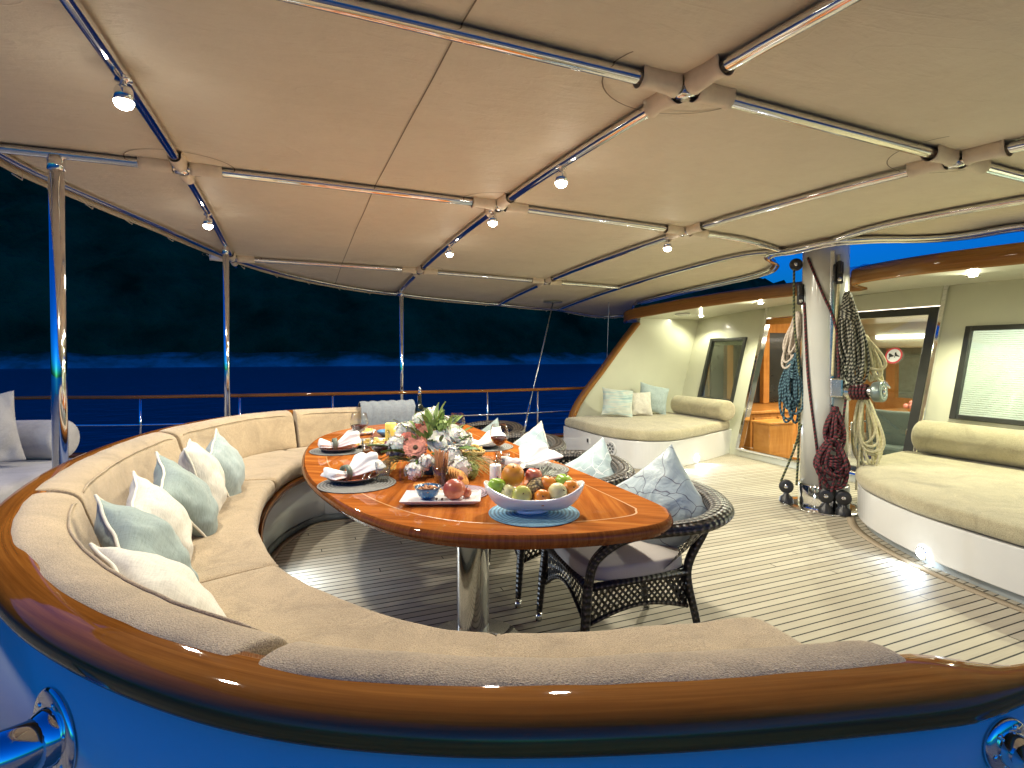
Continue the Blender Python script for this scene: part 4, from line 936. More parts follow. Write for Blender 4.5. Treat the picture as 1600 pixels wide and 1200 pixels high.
M['pink_petal'] = pbr('pink_petal', (.62, .24, .22), .6, var=.25, vs=40, trans=.1); M['white_petal'] = pbr('white_petal', (.86, .85, .80), .6, var=.05, vs=30, trans=.25); M['leaf'] = pbr('green_leaf', (.09, .17, .035), .5, var=.4, vs=18); M['leaf_pale'] = pbr('pale_green_leaf', (.24, .33, .09), .5, var=.35, vs=18)
for nm, mt, dz in (('blossoms', 'pink_petal', .12), ('leaves', 'leaf_pale', .10)):
    mb = MB()
    for k in range(9): mb.ball((8.45 + random.uniform(-.1, .1), 5.05 + random.uniform(-.12, .12), .51 + dz + random.uniform(-.03, .04)), .04, 8, 6)
    mb.build(nm, mt, g)
g = thing('saloon_sofa', 'pale blue and white cushions of the saloon seating at the back', 'sofa', (9.8, 4, FZ))
MB().box2((9.4, 1.5, FZ), (10.25, 5.5, .25)).build('seat', 'white_linen', g, bevel=.05); MB().box2((10.0, 1.5, .25), (10.26, 5.5, .70)).build('back', 'aqua_linen', g, bevel=.06)

# ------------------------------------------------------------------ dining table
TT = .75
out = [(1.46, 1.98), (1.46, 3.0), (1.46, 4.3), (1.44, 4.72), (1.32, 4.92), (1.0, 5.0), (.72, 4.99), (.42, 4.82), (.20, 4.5), (.08, 4.05), (.035, 3.5), (.06, 2.95), (.165, 2.45), (.31, 2.10), (.48, 1.89), (.68, 1.765), (.92, 1.685), (1.15, 1.655), (1.32, 1.68), (1.42, 1.78)]
out = resample(spline([(*p, 0) for p in out], 10, True) + [Vector((1.46, 1.98, 0))], .03)[:-1]
N = len(out); tc = Vector((.80, 3.3, 0))
def offs(P, d):
    r = []
    for i in range(len(P)):
        tt = P[(i + 2) % len(P)] - P[i - 2]; nn = Vector((-tt.y, tt.x, 0)).normalized(); r.append(P[i] + nn * d)
    return r
if (offs(out, .05)[N // 2] - tc).length > (out[N // 2] - tc).length: sgn = -1
else: sgn = 1
t = thing('dining_table', 'long varnished mahogany dining table with inlaid lines on a steel pedestal', 'table', (.78, 2.43, 0))
i1 = offs(out, sgn * .012); i2 = offs(out, sgn * .135); i2b = offs(out, sgn * .143)
def at(P, z): return [Vector((p.x, p.y, z)) for p in P]
mb = MB(); mb.grid([at(i2, TT), at(i1, TT)], False, True)
for k in range(len(mb.uv)):   # grain across the border, slightly slanted
    mb.uv[k] = [(u * 1.0 + v * .6, v) if False else (mb.v[i][0] * .83 + mb.v[i][1] * -.55, mb.v[i][0] * .55 + mb.v[i][1] * .83) for i, (u, v) in zip(mb.f[k], mb.uv[k])]
mb.build('border', 'table_border', t)
mb = MB(); mb.grid([at(i2b, TT + .0006), at(i2, TT + .0006)], False, True); mb.build('inlay_line', 'inlay', t)
mb = MB(); mb.grid([[tc.lerp(p, q) + Vector((0, 0, TT)) for p in i2] for q in (.01, .25, .5, .75, 1)], False, True)
for k in range(len(mb.uv)): mb.uv[k] = [(mb.v[i][0] * .35 + mb.v[i][1] * .93, mb.v[i][0] * .93 - mb.v[i][1] * .35) for i in mb.f[k]]
mb.build('field', 'table_field', t)
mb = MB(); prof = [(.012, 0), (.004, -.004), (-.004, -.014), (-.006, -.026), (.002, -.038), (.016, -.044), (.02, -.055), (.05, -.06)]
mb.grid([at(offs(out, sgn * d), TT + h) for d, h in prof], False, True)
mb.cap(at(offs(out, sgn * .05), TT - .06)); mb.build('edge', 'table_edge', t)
for a, b_ in (((.30, 2.34), (.98, 1.92)), ((.98, 1.92), (.76, 2.60)), ((.76, 2.60), (1.26, 2.0))):     # inset lines of pale wood
    d = Vector((b_[0] - a[0], b_[1] - a[1], 0)).normalized(); nn = Vector((-d.y, d.x, 0)) * .0035
    mb = MB(); A, B = Vector((*a, TT + .0009)), Vector((*b_, TT + .0009)); mb.cap([A - nn, A + nn, B + nn, B - nn]); mb.build('inlay_line', 'inlay', t) if a == (.98, 1.92) else None
MB().lathe([(.078, .02), (.078, .60), (.0785, .605), (.088, .605), (.088, .69)], (.78, 2.43, 0), 48).build('pedestal', 'chrome', t)
MB().lathe([(0, .004), (.24, .004), (.24, .014), (.09, .024), (.08, .03)], (.78, 2.43, 0), 48).build('pedestal_foot', 'chrome', t)

# ------------------------------------------------------------------ wicker chairs
def make_chair(label):
    g = thing('wicker_chair', label, 'chair', (0, 0, 0), 'dark wicker chairs along the table')
    # seat frame, front towards -x
    fx, bxx, hw = -.28, .23, .265
    ring = lambda z, s=1: [Vector((x * s, y * s, z)) for x, y in ((fx, -hw), (fx, hw), (bxx, hw * .86), (bxx, -hw * .86))]
    def panel(a, b_, z0, z1, sag=.0, n=9):
        a, b_ = Vector(a), Vector(b_)
        return [[Vector((a.x + (b_.x - a.x) * i / n, a.y + (b_.y - a.y) * i / n, z0 + sag * math.sin(PI * i / n) + (z1 - z0 - sag * math.sin(PI * i / n)) * j / 4)) for j in range(5)] for i in range(n + 1)]
    mb = MB(); c = [(fx, -hw), (fx, hw), (bxx, hw * .86), (bxx, -hw * .86)]
    for i in range(4): mb.grid(panel((*c[i], 0), (*c[(i + 1) % 4], 0), .24 if i != 0 else .20, .40, .05 if i != 0 else .12))
    mb.build('apron', 'lattice', g)
    mb = MB()
    for i in range(4):
        a, b_ = c[i], c[(i + 1) % 4]; mb.tube([(*a, .40), (*b_, .40)], .017, 10); mb.tube([(a[0] + (b_[0] - a[0]) * k / 10, a[1] + (b_[1] - a[1]) * k / 10, (.24 if i != 0 else .20) + (.05 if i != 0 else .12) * math.sin(PI * k / 10)) for k in range(11)], .009, 8)
    mb.build('seat_frame', 'wicker', g)
    # legs with steel tips
    rim = [(fx, -hw, .40), (fx + .03, -hw - .01, .52), (-.13, -.31, .615), (.02, -.375, .655), (.18, -.40, .672), (.33, -.33, .69), (.41, -.17, .70), (.435, 0, .705)]
    rim = rim + [(x, -y, z) for x, y, z in rim[-2::-1]]
    for sx, sy in ((0, -1), (0, 1), (1, -1), (1, 1)):
        if sx == 0: p = [(fx - .035, sy * (hw + .02), .0), (fx - .02, sy * (hw + .01), .2), (fx, sy * hw, .41)]
        else: p = [(bxx + .075, sy * (hw * .86 + .03), 0), (bxx + .035, sy * (hw * .86 + .012), .2), (bxx, sy * hw * .86, .41), (bxx + .07, sy * (hw * .86 + .02), .58), (bxx + .10, sy * (hw * .86 + .02), .64)]
        q = spline(p, 6); lg = MB().tube([a for a in q if a.z > .035], lambda u: .016 + .005 * min(1, u * 2), 10).build('leg', 'wicker', g)
        MB().tube([Vector(p[0]) + Vector((0, 0, .002)), Vector(p[0]).lerp(Vector(p[1]), .2)], .0165, 12).build('steel_tip', 'brushed', lg)
    rs = resample(spline(rim, 8), .02); n_ = len(rs)
    mb = MB(); rows = []
    for i, p in enumerate(rs):
        tt = (rs[min(i + 1, n_ - 1)] - rs[max(i - 1, 0)]).normalized(); up = Vector((0, 0, 1)); sd = tt.cross(up)
        if sd.length < .2: sd = Vector((0, -1, 0))
        sd.normalize(); uu = sd.cross(tt).normalized(); q = i / (n_ - 1); k = max(0, math.sin(PI * q)) ; wv = .019 + .044 * k ** 1.5; hv = .019 + .018 * k
        rows.append([p + sd * wv * math.cos(2 * PI * j / 18) + uu * hv * math.sin(2 * PI * j / 18) for j in range(18)])
    mb.grid(rows, False, True); mb.cap(rows[0]); mb.cap(rows[-1], True); mb.build('rim', 'wicker', g)
    # woven back between rim and seat
    top = rs[int(n_ * .26):int(n_ * .74) + 1]; mb = MB(); rows = []
    for i, p in enumerate(top):
        q = i / (len(top) - 1); yy = -hw * .86 + 2 * hw * .86 * q; xx = bxx - .10 * (abs(q - .5) * 2) ** 2 * 1.5
        bb = Vector((xx, yy, .40)); rows.append([bb.lerp(p, s / 6) + Vector((.02 * math.sin(PI * s / 6), 0, 0)) for s in range(7)])
    mb.grid(rows); mb.build('back_panel', 'lattice', g)
    slabcushion([(x, y) for x, y in [(fx + .0, -.25), (fx - .01, -.1), (fx - .01, .1), (fx, .25), (-.1, .265), (.1, .25), (.24, .22), (.27, .1), (.27, -.1), (.24, -.22), (.1, -.25), (-.1, -.265)]], (0, 0), .405, .475, 'seat_cushion', 'seat_fabric', g, .022, .002)
    return g
c1 = make_chair('dark wicker armchair at the near table corner with its whole side in view')
spots = [(1.455, 2.21, R(-6), None), (1.45, 2.97, R(-2), 'second wicker armchair from the near end, showing only rim and back above the table'), (1.47, 3.88, R(0), 'third wicker armchair along the table, a bit of its woven rim beside a pale cushion'), (1.49, 4.72, R(4), 'farthest wicker armchair, a sliver of rim behind the napkins')]
for x, y, a, l in spots:
    g = c1 if l is None else copy_tree(c1)
    g.location = (x, y, 0); g.rotation_euler.z = a
    if l: g['label'] = l

# ------------------------------------------------------------------ loose cushions
def pillow(label, c, nrm, up, w_, h_, th, mat, name='throw_pillow', piping=None, seed=0, chop=0.0, group=None):
    """soft square pillow; nrm: where its face looks, up: direction of its top edge (or corner)"""
    N_ = Vector(nrm).normalized(); U2 = Vector(up); U2 = (U2 - N_ * U2.dot(N_)).normalized(); X_ = U2.cross(N_).normalized(); rot = Matrix((X_, U2, N_)).transposed()
    mb = MB(); n2 = 22; sd = Vector((seed * 3.7, seed * 1.3, 0))
    def pt(u, v, s):
        e = max(abs(u), abs(v)); pin = 1 - .085 * (1 - min(abs(u), abs(v)) ** 2) * e ** 3
        t_ = (max(0, 1 - u * u) ** .55) * (max(0, 1 - v * v) ** .55)
        x = u * pin; y = v * pin
        wr = .016 * noise.noise(Vector((u * 2.2, v * 2.2, s * 3)) + sd) + .008 * noise.noise(Vector((u * 6, v * 6, s * 3)) + sd)
        rad = math.sin((abs(u) * 4 + abs(v) * 3 + seed) * 3) * .004 * e
        z = s * (th * .5 * t_ + (wr + rad) * min(1, t_ * 3)) + .018 * noise.noise(Vector((u * 1.2, v * 1.2, 4)) + sd)
        y -= chop * max(0, v) * (1 - abs(u)) ** 1.0
        z += (.05 * chop * max(0, v) * (1 - abs(u)))
        return rot @ Vector((x * w_ / 2, y * h_ / 2, z)) + Vector(c)
    us = [math.sin(PI / 2 * (-1 + 2 * i / n2)) for i in range(n2 + 1)]
    for s in (1, -1): mb.grid([[pt(u, v, s) for v in us] for u in us], flip=s < 0)
    o = mb.build(name, mat, thing_ := None, sub=1); tag(o, label, 'cushion', group)
    if piping:
        ring = [pt(u, -1, 0) for u in us] + [pt(1, v, 0) for v in us[1:]] + [pt(u, 1, 0) for u in us[::-1][1:]] + [pt(-1, v, 0) for v in us[::-1][1:-1]]
        cc = Vector(c); ring = [p + (p - cc).normalized() * (.003 + .002 * math.sin(i * 1.9)) for i, p in enumerate(ring)]
        MB().tube(ring, .0055, 7, closed=True).build('piping', piping, o)
    return o
# the row along the curved backrest: placed by their distance along the sofa curve
def onsofa(i, off): 
    p = REF[i]; tt = (REF[i + 1] - REF[i - 1]).normalized(); nn = Vector((-tt.y, tt.x, 0)); return p + nn * off, tt, -nn
row = [((-.44, 1.68, .82), (-.235, 1.85, .575), 'white_linen', 'big cream white pillow lying lowest in the row, partly behind the near backrest', .50, .20, -.10),
       ((-.585, 2.14, .825), (-.41, 2.38, .585), 'teal_linen', 'grey teal pillow with cream piping, second from the front of the row', .42, .21, .16),
       ((-.60, 2.46, .87), (-.44, 2.58, .575), 'white_linen', 'white pillow between the two teal pillows with cream piping', .42, .21, .20),
       ((-.565, 2.78, .89), (-.40, 2.95, .58), 'teal_linen', 'teal pillow with a wavy cream piped seam in the middle of the row', .40, .22, .12),
       ((-.54, 3.27, .935), (-.40, 3.28, .575), 'white_linen', 'white pillow leaning in front of the pale aqua one at the far end', .40, .22, .05),
       ((-.47, 3.56, .89), (-.345, 3.68, .58), 'aqua_linen', 'pale aqua pillow, farthest of the row on the curved sofa', .38, .20, .30)]
for k, (T_, B_, mt, lb, w_, th, yaw) in enumerate(row):
    T_, B_ = Vector(T_), Vector(B_); up = T_ - B_; c = (T_ + B_) / 2; h = Vector((c.x, c.y, 0)).normalized(); h = Matrix.Rotation(-yaw, 3, 'Z') @ h
    nrm = h.cross(up).normalized()
    pillow(lb, c + h * w_ * .08 - Vector((0, 0, .025)), nrm, up, w_ * .88, up.length * 1.0, th * .88, mt, piping='piping', seed=k + 1)
# on the wicker chairs, standing on one corner
cp = [(1.68, 2.19, .635, .45, 'branch_dark', 'silver blue satin pillow with dark branch stitching on the nearest wicker chair', R(45)), (1.74, 2.96, .575, .43, 'branch_pale', 'pale blue satin pillow with white branch stitching on the second wicker chair', R(42)), (1.735, 3.91, .55, .44, 'branch_pale', 'pale patterned pillow standing on the third wicker chair behind the wine glass', R(40)), (1.68, 4.77, .51, .42, 'teal_linen', 'plain grey green pillow on the farthest wicker chair', R(38))]
for k, (x, y, z, s, mt, lb, a) in enumerate(cp):
    pillow(lb, (x, y, z), (-.9, -.42, .30), (-.05, math.sin(a), math.cos(a)), s, s, .17, mt, seed=10 + k, piping='piping' if k == 2 else None)
# on the far settee
pillow('striped aqua and sand pillow, left one on the far settee', (4.33, 6.62, .685), (-.35, -1, .42), (.12, .0, 1), .46, .42, .16, 'streaks', seed=21)
pillow('small cream pillow tucked between two aqua pillows on the far settee', (4.72, 6.62, .655), (-.3, -1, .35), (.0, .0, 1), .36, .36, .13, 'white_linen', seed=22)
pillow('tilted plain aqua pillow, right one on the far settee', (5.03, 6.72, .71), (-.3, -1, .35), (.25, 0, 1), .46, .44, .15, 'aqua_linen', seed=23)
pillow('grey lilac pillow leaning on the stern bench at the left edge', (-2.28, 5.35, .80), (.35, -.95, .35), (-.12, 0, 1), .50, .58, .15, 'linen_grey', seed=24)
# grey towel over the far end of the sofa back
mb = MB(); rows = []
e0 = REF[iZ - 1]
for i in range(40):
    x = .56 + .52 * i / 39; row_ = []
    for off, z in [(-.25, .60), (-.243, .70), (-.236, .80), (-.215, .88), (-.17, .925), (-.10, .945), (-.03, .93), (.06, .90), (.115, .85), (.12, .76)]:
        row_.append((x + .012 * math.sin(z * 9), 5.45 + off - .012 + .003 * math.sin(i * 1.1) * (1 if z < .9 else .4), z - .01 + .005 * math.sin(i * .9 + off * 9)))
    rows.append(row_)
mb.grid(rows); tag(mb.build('towel', 'towel_grey', None, solid=.008, sub=1), 'blue grey towel draped over the far end of the sofa backrest', 'towel')
# ------------------------------------------------------------------ things on the table
M['mat_grey'] = pbr('woven_grey_mat', (.16, .16, .155), .8, var=.2, vs=20)
def matmat(name, c):
    m, n, b = nt(name); co = coord(n); l = n.nodes.new('ShaderNodeVectorMath'); l.operation = 'LENGTH'; link(n, co, l.inputs[0])
    f = mathn(n, 'PINGPONG', mathn(n, 'MULTIPLY', l.outputs['Value'], 62), .5); ns = node(n, 'ShaderNodeTexNoise', Scale=140, Detail=2); link(n, co, ns.inputs['Vector'])
    q = mathn(n, 'ADD', mathn(n, 'MULTIPLY', f, 1.1), mathn(n, 'MULTIPLY', ns.outputs[0], .5))
    r = ramp(n, q, [(.2, tuple(x * .35 for x in c)), (.85, tuple(min(1, x * 1.45) for x in c))]); link(n, r.outputs[0], b.inputs['Base Color']); b.inputs['Roughness'].default_value = .75; bump(n, b, q, .6, .003); return m
M['mat_grey'] = matmat('woven_grey_mat', (.20, .20, .19)); M['mat_blue'] = matmat('woven_blue_mat', (.12, .27, .38)); M['mat_purple'] = matmat('woven_mauve_mat', (.24, .17, .22))
M['plate_red'] = pbr('terracotta_plate', (.50, .13, .05), .25, var=.2, vs=12, coat=.5); M['plate_dark'] = pbr('plate_dark_rim', (.05, .04, .045), .3, coat=.5); M['china'] = pbr('white_china', (.80, .80, .80), .15, var=.02, coat=.5)
def on(mb, name, mat, label, cat, loc, group=None, **k):
    """a thing that is one mesh, its origin moved to loc so object textures centre on it"""
    o = mb.build(name, mat, **k); o.data.transform(Matrix.Translation(-Vector(loc))); o.location = loc
    return tag(o, label, cat, group)
def placemat(label, x, y, r, mat):
    return on(MB().lathe([(0, TT + .001), (r * .98, TT + .001), (r, TT + .003), (r * .98, TT + .005), (0, TT + .005)], (x, y, 0), 56), 'placemat', mat, label, 'placemat', (x, y, TT + .001), 'round woven placemats')
placemat('grey round woven placemat at the far left of the table under a napkin plate', .27, 3.74, .195, 'mat_grey')
placemat('grey round woven placemat at the near left of the table under the open napkin plate', .28, 2.745, .19, 'mat_grey')
placemat('blue round woven placemat under the white fruit bowl', .895, 1.975, .185, 'mat_blue')
placemat('mauve round woven placemat tucked under the corner of the snack tray', .70, 2.39, .14, 'mat_purple')
placemat('grey round placemat on the right side of the table by the second chair', 1.24, 2.72, .19, 'mat_grey')
placemat('grey round placemat on the right side far back by the third chair', 1.22, 3.50, .19, 'mat_grey')
def plate(label, x, y, r=.125, z=None, top='plate_red'):
    z = TT + .006 if z is None else z; g = thing('plate', label, 'plate', (x, y, z))
    MB().lathe([(0, .0), (r * .55, .0), (r * .98, .022), (r, .026), (r * .975, .027)], (x, y, z), 44).build('rim', 'plate_dark', g)
    MB().lathe([(r * .975, .0265), (r * .7, .014), (r * .55, .008), (0, .008)], (x, y, z), 44).build('dish', top, g); return g
plate('terracotta plate with dark rim under the far left napkin', .262, 3.70); plate('terracotta plate with dark rim under the near left napkin', .262, 2.80)
plate('small plate under the white napkin by the second chair', 1.22, 2.73, .12, None, 'china'); plate('small plate under the white napkin by the third chair', 1.20, 3.47, .12, None, 'china')
def napkin(label, x, y, z, ang, L=.26, w0=.10, w1=.075, seed=0, ring=True):
    g = thing('napkin', label, 'napkin', (x, y, z)); mb = MB(); rows = []; ca, sa = math.cos(ang), math.sin(ang)
    for i in range(29):
        q = i / 28; s = (q - .5) * L; d = abs(q - .42); wd = .022 + (w0 if q > .42 else w1) * min(1, d * 2.1) ** .8; row_ = []
        flat_ = .020 + .030 * min(1, d * 3) * (1.3 if q > .42 else .7)
        for j in range(40):
            a = 2 * PI * j / 40; rf = 1 + .20 * math.sin(a * 5 + seed + q * 3) * min(1, d * 3) + .09 * math.sin(a * 11 + seed * 2)
            ex = 1 if .03 < q < .97 else .45
            o = math.cos(a) * wd * .5 * rf * 1.5 * ex; h = max(-.004, math.sin(a) * flat_ * rf * ex) + flat_ * .55 + (.05 * max(0, q - .55) if q > .55 else 0)
            row_.append((x + ca * s - sa * o, y + sa * s + ca * o, z + h))
        rows.append(row_)
    mb.grid(rows, False, True); mb.cap(rows[0]); mb.cap(rows[-1], True); mb.build('cloth', 'napkin', g, sub=1)
    if ring:
        s = (.40 - .5) * L; c = Vector((x + ca * s, y + sa * s, z + .026)); rot = Vector((ca, sa, 0)).to_track_quat('Z', 'Y').to_matrix(); M.setdefault('ring_green', pbr('green_grey_ring', (.10, .13, .10), .5, bs=60, bst=.6))
        MB().lathe([(.033, -.014), (.040, -.014), (.041, 0), (.040, .014), (.033, .014), (.032, 0), (.033, -.014)], c, 28, rot).build('napkin_ring', 'ring_green', g)
    return g
AN = math.atan2(ER.y, ER.x)
napkin('white napkin in a green ring on the far left plate', .262, 3.73, TT + .02, AN + .45, .26, .15, .09, 1)
napkin('white napkin in a green ring on the near left plate', .255, 2.82, TT + .02, AN + .85, .27, .13, .085, 2)
napkin('crumpled white napkin on the right side near the second chair', 1.19, 2.74, TT + .02, AN + .75, .26, .18, .13, 3, False)
napkin('crumpled white napkin on the right side near the third chair', 1.18, 3.47, TT + .02, AN + .3, .28, .18, .14, 4, False)
def cutlery(name, label, a, b_, fork):
    A, B = Vector(a), Vector(b_); d = (B - A).normalized(); nn = Vector((-d.y, d.x, 0)); L = (B - A).length; mb = MB()
    mb.tube([A, A.lerp(B, .3) + Vector((0, 0, .006)), A.lerp(B, .65) + Vector((0, 0, .004))], .0035, 8)
    if fork:
        for k in (-1.5, -.5, .5, 1.5): mb.tube([A.lerp(B, .65) + Vector((0, 0, .004)), A.lerp(B, .74) + nn * .006 * k, B + nn * .0055 * k], .0017, 6)
    else: mb.tube([A.lerp(B, .65) + Vector((0, 0, .004)), A.lerp(B, .8) + nn * .004, B], [.004, .007, .002], 8)
    tag(mb.build(name, 'chrome'), label, 'cutlery')
cutlery('fork', 'steel fork lying on the near left plate beside the napkin', (.30, 2.69, TT + .034), (.35, 2.87, TT + .037), True)
cutlery('knife', 'steel knife lying on the near left plate next to the fork', (.325, 2.68, TT + .034), (.375, 2.85, TT + .037), False)
def wineglass(label, x, y, fill=.5, z=TT + .001, s=1.0):
    g = thing('wine_glass', label, 'wine glass', (x, y, z), 'red wine glasses')
    P = [(0, .0), (.036, .001), (.037, .003), (.010, .008), (.005, .02), (.0045, .085), (.010, .095), (.036, .112), (.053, .140), (.057, .160), (.053, .190), (.043, .222), (.0415, .222)]
    P = [(a * s, b_ * s) for a, b_ in P]; MB().lathe(P, (x, y, z), 32).build('glass', 'glass', g)
    if fill: MB().lathe([(0, .096 * s), (.010 * s, .0965 * s), (.035 * s, .1135 * s), (.050 * s, .138 * s), (.0515 * s, .146 * s), (0, .146 * s)], (x, y, z), 30).build('wine', 'wine', g)
    return g
wineglass('wine glass half full of red wine by the far left napkin', .40, 3.78, s=1.08)
wineglass('wine glass of red wine by the near left placemat, before the flowers', .42, 2.92, s=1.05)
wineglass('tall wine glass with little wine against the dark sea, right of the flowers', 1.06, 3.66)
wineglass('wine glass of red wine on the right, near the crumpled napkin of the second chair', 1.13, 3.00)
def tumbler(label, x, y, water=True):
    g = thing('tumbler', label, 'glass', (x, y, TT + .001), 'clear tumblers'); z = TT + .005
    MB().lathe([(0, .0), (.033, .0), (.040, .095), (.0385, .095), (.032, .008), (0, .008)], (x, y, z), 28).build('glass', 'glass', g)
    MB().lathe([(0, .009), (.0315, .009), (.036, .055), (0, .055)], (x, y, z), 26).build('water', 'water_in_glass', g)
tumbler('clear tumbler of water beside the far left plate', .43, 3.58); tumbler('clear tumbler of water on the edge of the near left placemat', .405, 2.745)
tumbler('clear tumbler behind the white candle near the right placemat', 1.06, 2.76)
def candle(label, x, y, r, h, mt):
    g = thing('candle', label, 'candle', (x, y, TT + .001)); z = TT + .001
    MB().lathe([(0, 0), (r, 0), (r, h * .97), (r * .93, h), (r * .75, h * .97), (0, h * .95)], (x, y, z), 28).build('wax', mt, g); MB().tube([(x, y, z + h * .95), (x + .002, y, z + h + .01)], .002, 6).build('wick', 'black', g)
M['wax_yellow'] = pbr('yellow_wax', (.85, .72, .16), .5, var=.08, trans=.3); M['wax_white'] = pbr('white_wax', (.85, .83, .76), .5, var=.03, trans=.3)
candle('thick yellow pillar candle behind the flowers at the far side', .615, 3.79, .038, .16, 'wax_yellow'); candle('white pillar candle behind the fruit bowl', .868, 2.355, .027, .125, 'wax_white')
# wine bottle
g = thing('wine_bottle', 'dark wine bottle with pale label and silver stopper behind the flowers', 'bottle', (.93, 4.30, TT)); M['bottle_dark'] = pbr('dark_bottle_glass', (.006, .010, .006), .08, coat=.5, var=.1)
MB().lathe([(0, .001), (.038, .001), (.039, .19), (.034, .215), (.016, .245), (.0145, .30), (.016, .302), (.016, .315), (0, .316)], (.93, 4.30, TT), 28).build('body', 'bottle_dark', g)
MB().lathe([(.0395, .06), (.0396, .165), (.0393, .166)], (.93, 4.30, TT), 28).build('label', 'china', g); MB().lathe([(.008, .315), (.013, .325), (.014, .333), (.008, .34), (.013, .35), (.009, .368), (.003, .38), (0, .381)], (.93, 4.30, TT), 18).build('stopper', 'chrome', g)
# fruit bowl
FB = Vector((.895, 1.975, TT + .006)); fa, fb = ER, EF
g = thing('fruit_bowl', 'white boat shaped fruit bowl with upswept ends on the blue placemat', 'bowl', FB); mb = MB(); rows = []
def bowlpt(u, v, ins):   # u along, v -1..1 across
    L_ = .205 - ins; rise = .062 + .052 * abs(u) ** 2.6; wdt = .098 * math.sqrt(max(.0, 1 - (abs(u)) ** 2.2)) + .004 - ins * .6
    h = rise * (max(abs(v), abs(u) ** 1.5)) ** 2.0 + .006 + ins; s = max(.0, 1)
    return FB + fa * (u * L_) + fb * (v * wdt) + Vector((0, 0, h))
for ins in (0, .006):
    for i in range(33): pass
U = [math.sin(PI / 2 * (-1 + 2 * i / 32)) for i in range(33)]; VV = [-1 + 2 * j / 16 for j in range(17)]
for ins in (0, .005): mb.grid([[bowlpt(u, v, ins) for v in VV] for u in U], flip=ins > 0)
ro = [bowlpt(u, -1, 0) for u in U] + [bowlpt(u, 1, 0) for u in U[::-1]]; ri = [bowlpt(u, -1, .005) for u in U] + [bowlpt(u, 1, .005) for u in U[::-1]]
mb.grid([[a, b_] for a, b_ in zip(ro, ri)], True, False); mb.build('bowl', 'china', g)
MB().lathe([(.045, .0), (.05, .004), (.05, .010), (.04, .012)], FB, 30, None, 1.5, .8).build('foot', 'china', g)
def fmat(name, c1, c2, sc, rough=.35, kind='Object'):
    m, n, b = nt(name); t_ = node(n, 'ShaderNodeTexNoise', Scale=sc, Detail=4); link(n, coord(n, kind), t_.inputs['Vector']); r = ramp(n, t_.outputs[0], [(.35, c1), (.65, c2)]); link(n, r.outputs[0], b.inputs['Base Color']); b.inputs['Roughness'].default_value = rough
    f_ = node(n, 'ShaderNodeTexNoise', Scale=260, Detail=1); link(n, coord(n, kind), f_.inputs['Vector']); bump(n, b, f_.outputs[0], .25, .002); b.inputs['Subsurface Weight'].default_value = .08; b.inputs['Subsurface Radius'].default_value = (.01, .006, .003); return m
M['apple_green'] = fmat('green_apple', (.22, .42, .03), (.36, .52, .06), 12, .25); M['apple_pale'] = fmat('pale_apple', (.48, .50, .10), (.62, .58, .18), 14, .25); M['orange_peel'] = fmat('orange_peel', (.62, .21, .015), (.72, .29, .03), 9, .4); M['mandarin'] = fmat('mandarin_peel', (.66, .19, .012), (.78, .27, .03), 12, .35)
M['apple_red'] = fmat('red_apple', (.45, .05, .04), (.62, .22, .12), 10, .25); M['melon'] = fmat('pale_melon', (.58, .52, .22), (.68, .62, .34), 14, .4); M['stem'] = pbr('brown_stem', (.10, .06, .03), .8)
def fruit(name, label, a, b_, h, r, mt, tilt=(0, 0, 1), ap=False, sc=1.0, stem=True):
    c = FB + fa * a + fb * b_ + Vector((0, 0, h)); rot = Vector(tilt).to_track_quat('Z', 'Y').to_matrix(); g = thing(name, label, 'fruit', c)
    fn = (lambda d: 1 - .22 * max(0, d.z - .62) * 2.2 - .12 * max(0, -d.z - .7) * 2 - (.06 * -d.z if d.z < 0 else 0)) if ap else (lambda d: 1 - .03 * max(0, d.z - .8) * 4 + .012 * noise.noise(d * 3 + Vector((a * 50, 0, 0))))
    MB().ball(c, r, 26, 18, (1, 1, sc), rot, fn).build('flesh', mt, g)
    if stem: MB().tube([c + rot @ Vector((0, 0, r * sc * (.72 if ap else .93))), c + rot @ Vector((.003, .002, r * sc * (1.02 if ap else .99)))], .0022 if ap else .004, 6).build('stem', 'stem', g)
toC = -EF
fruit('apple', 'bright green apple at the left end of the fruit bowl', -.150, -.01, .108, .037, 'apple_green', (.2, .1, 1), True)
fruit('orange', 'large orange sitting highest at the left of the fruit bowl', -.085, .035, .142, .047, 'orange_peel', (-.2, -.5, .8))
fruit('pear', 'pale yellow pear between the green apple and the yellow apple', -.105, -.03, .085, .032, 'melon', (-.7, -.2, .5), True, 1.15)
fruit('apple', 'yellow green apple with its stem facing front in the fruit bowl', -.050, -.055, .080, .040, 'apple_pale', toC + Vector((.1, 0, .45)), True)
fruit('mandarin', 'small mandarin in the front middle of the fruit bowl', .030, -.06, .072, .034, 'mandarin', toC + Vector((0, 0, .5)), sc=.88)
fruit('melon', 'cream coloured melon with netted end beside the front mandarin', .092, -.04, .088, .039, 'melon', toC + ER * .8 + Vector((0, 0, .6)), sc=1.02)
fruit('mandarin', 'mandarin at the right end of the fruit bowl', .148, -.015, .098, .034, 'mandarin', toC + Vector((.3, 0, .4)), sc=.9)
fruit('mandarin', 'mandarin lying behind the cream melon', .058, .02, .108, .036, 'mandarin', (.1, -.3, 1), sc=.9)
fruit('apple', 'green apple behind the right hand mandarin', .125, .035, .112, .037, 'apple_green', (.2, -.3, 1), True)
fruit('apple', 'red apple lying on the pineapple at the back of the bowl', .0, .055, .135, .035, 'apple_red', (.1, -.2, 1), True)
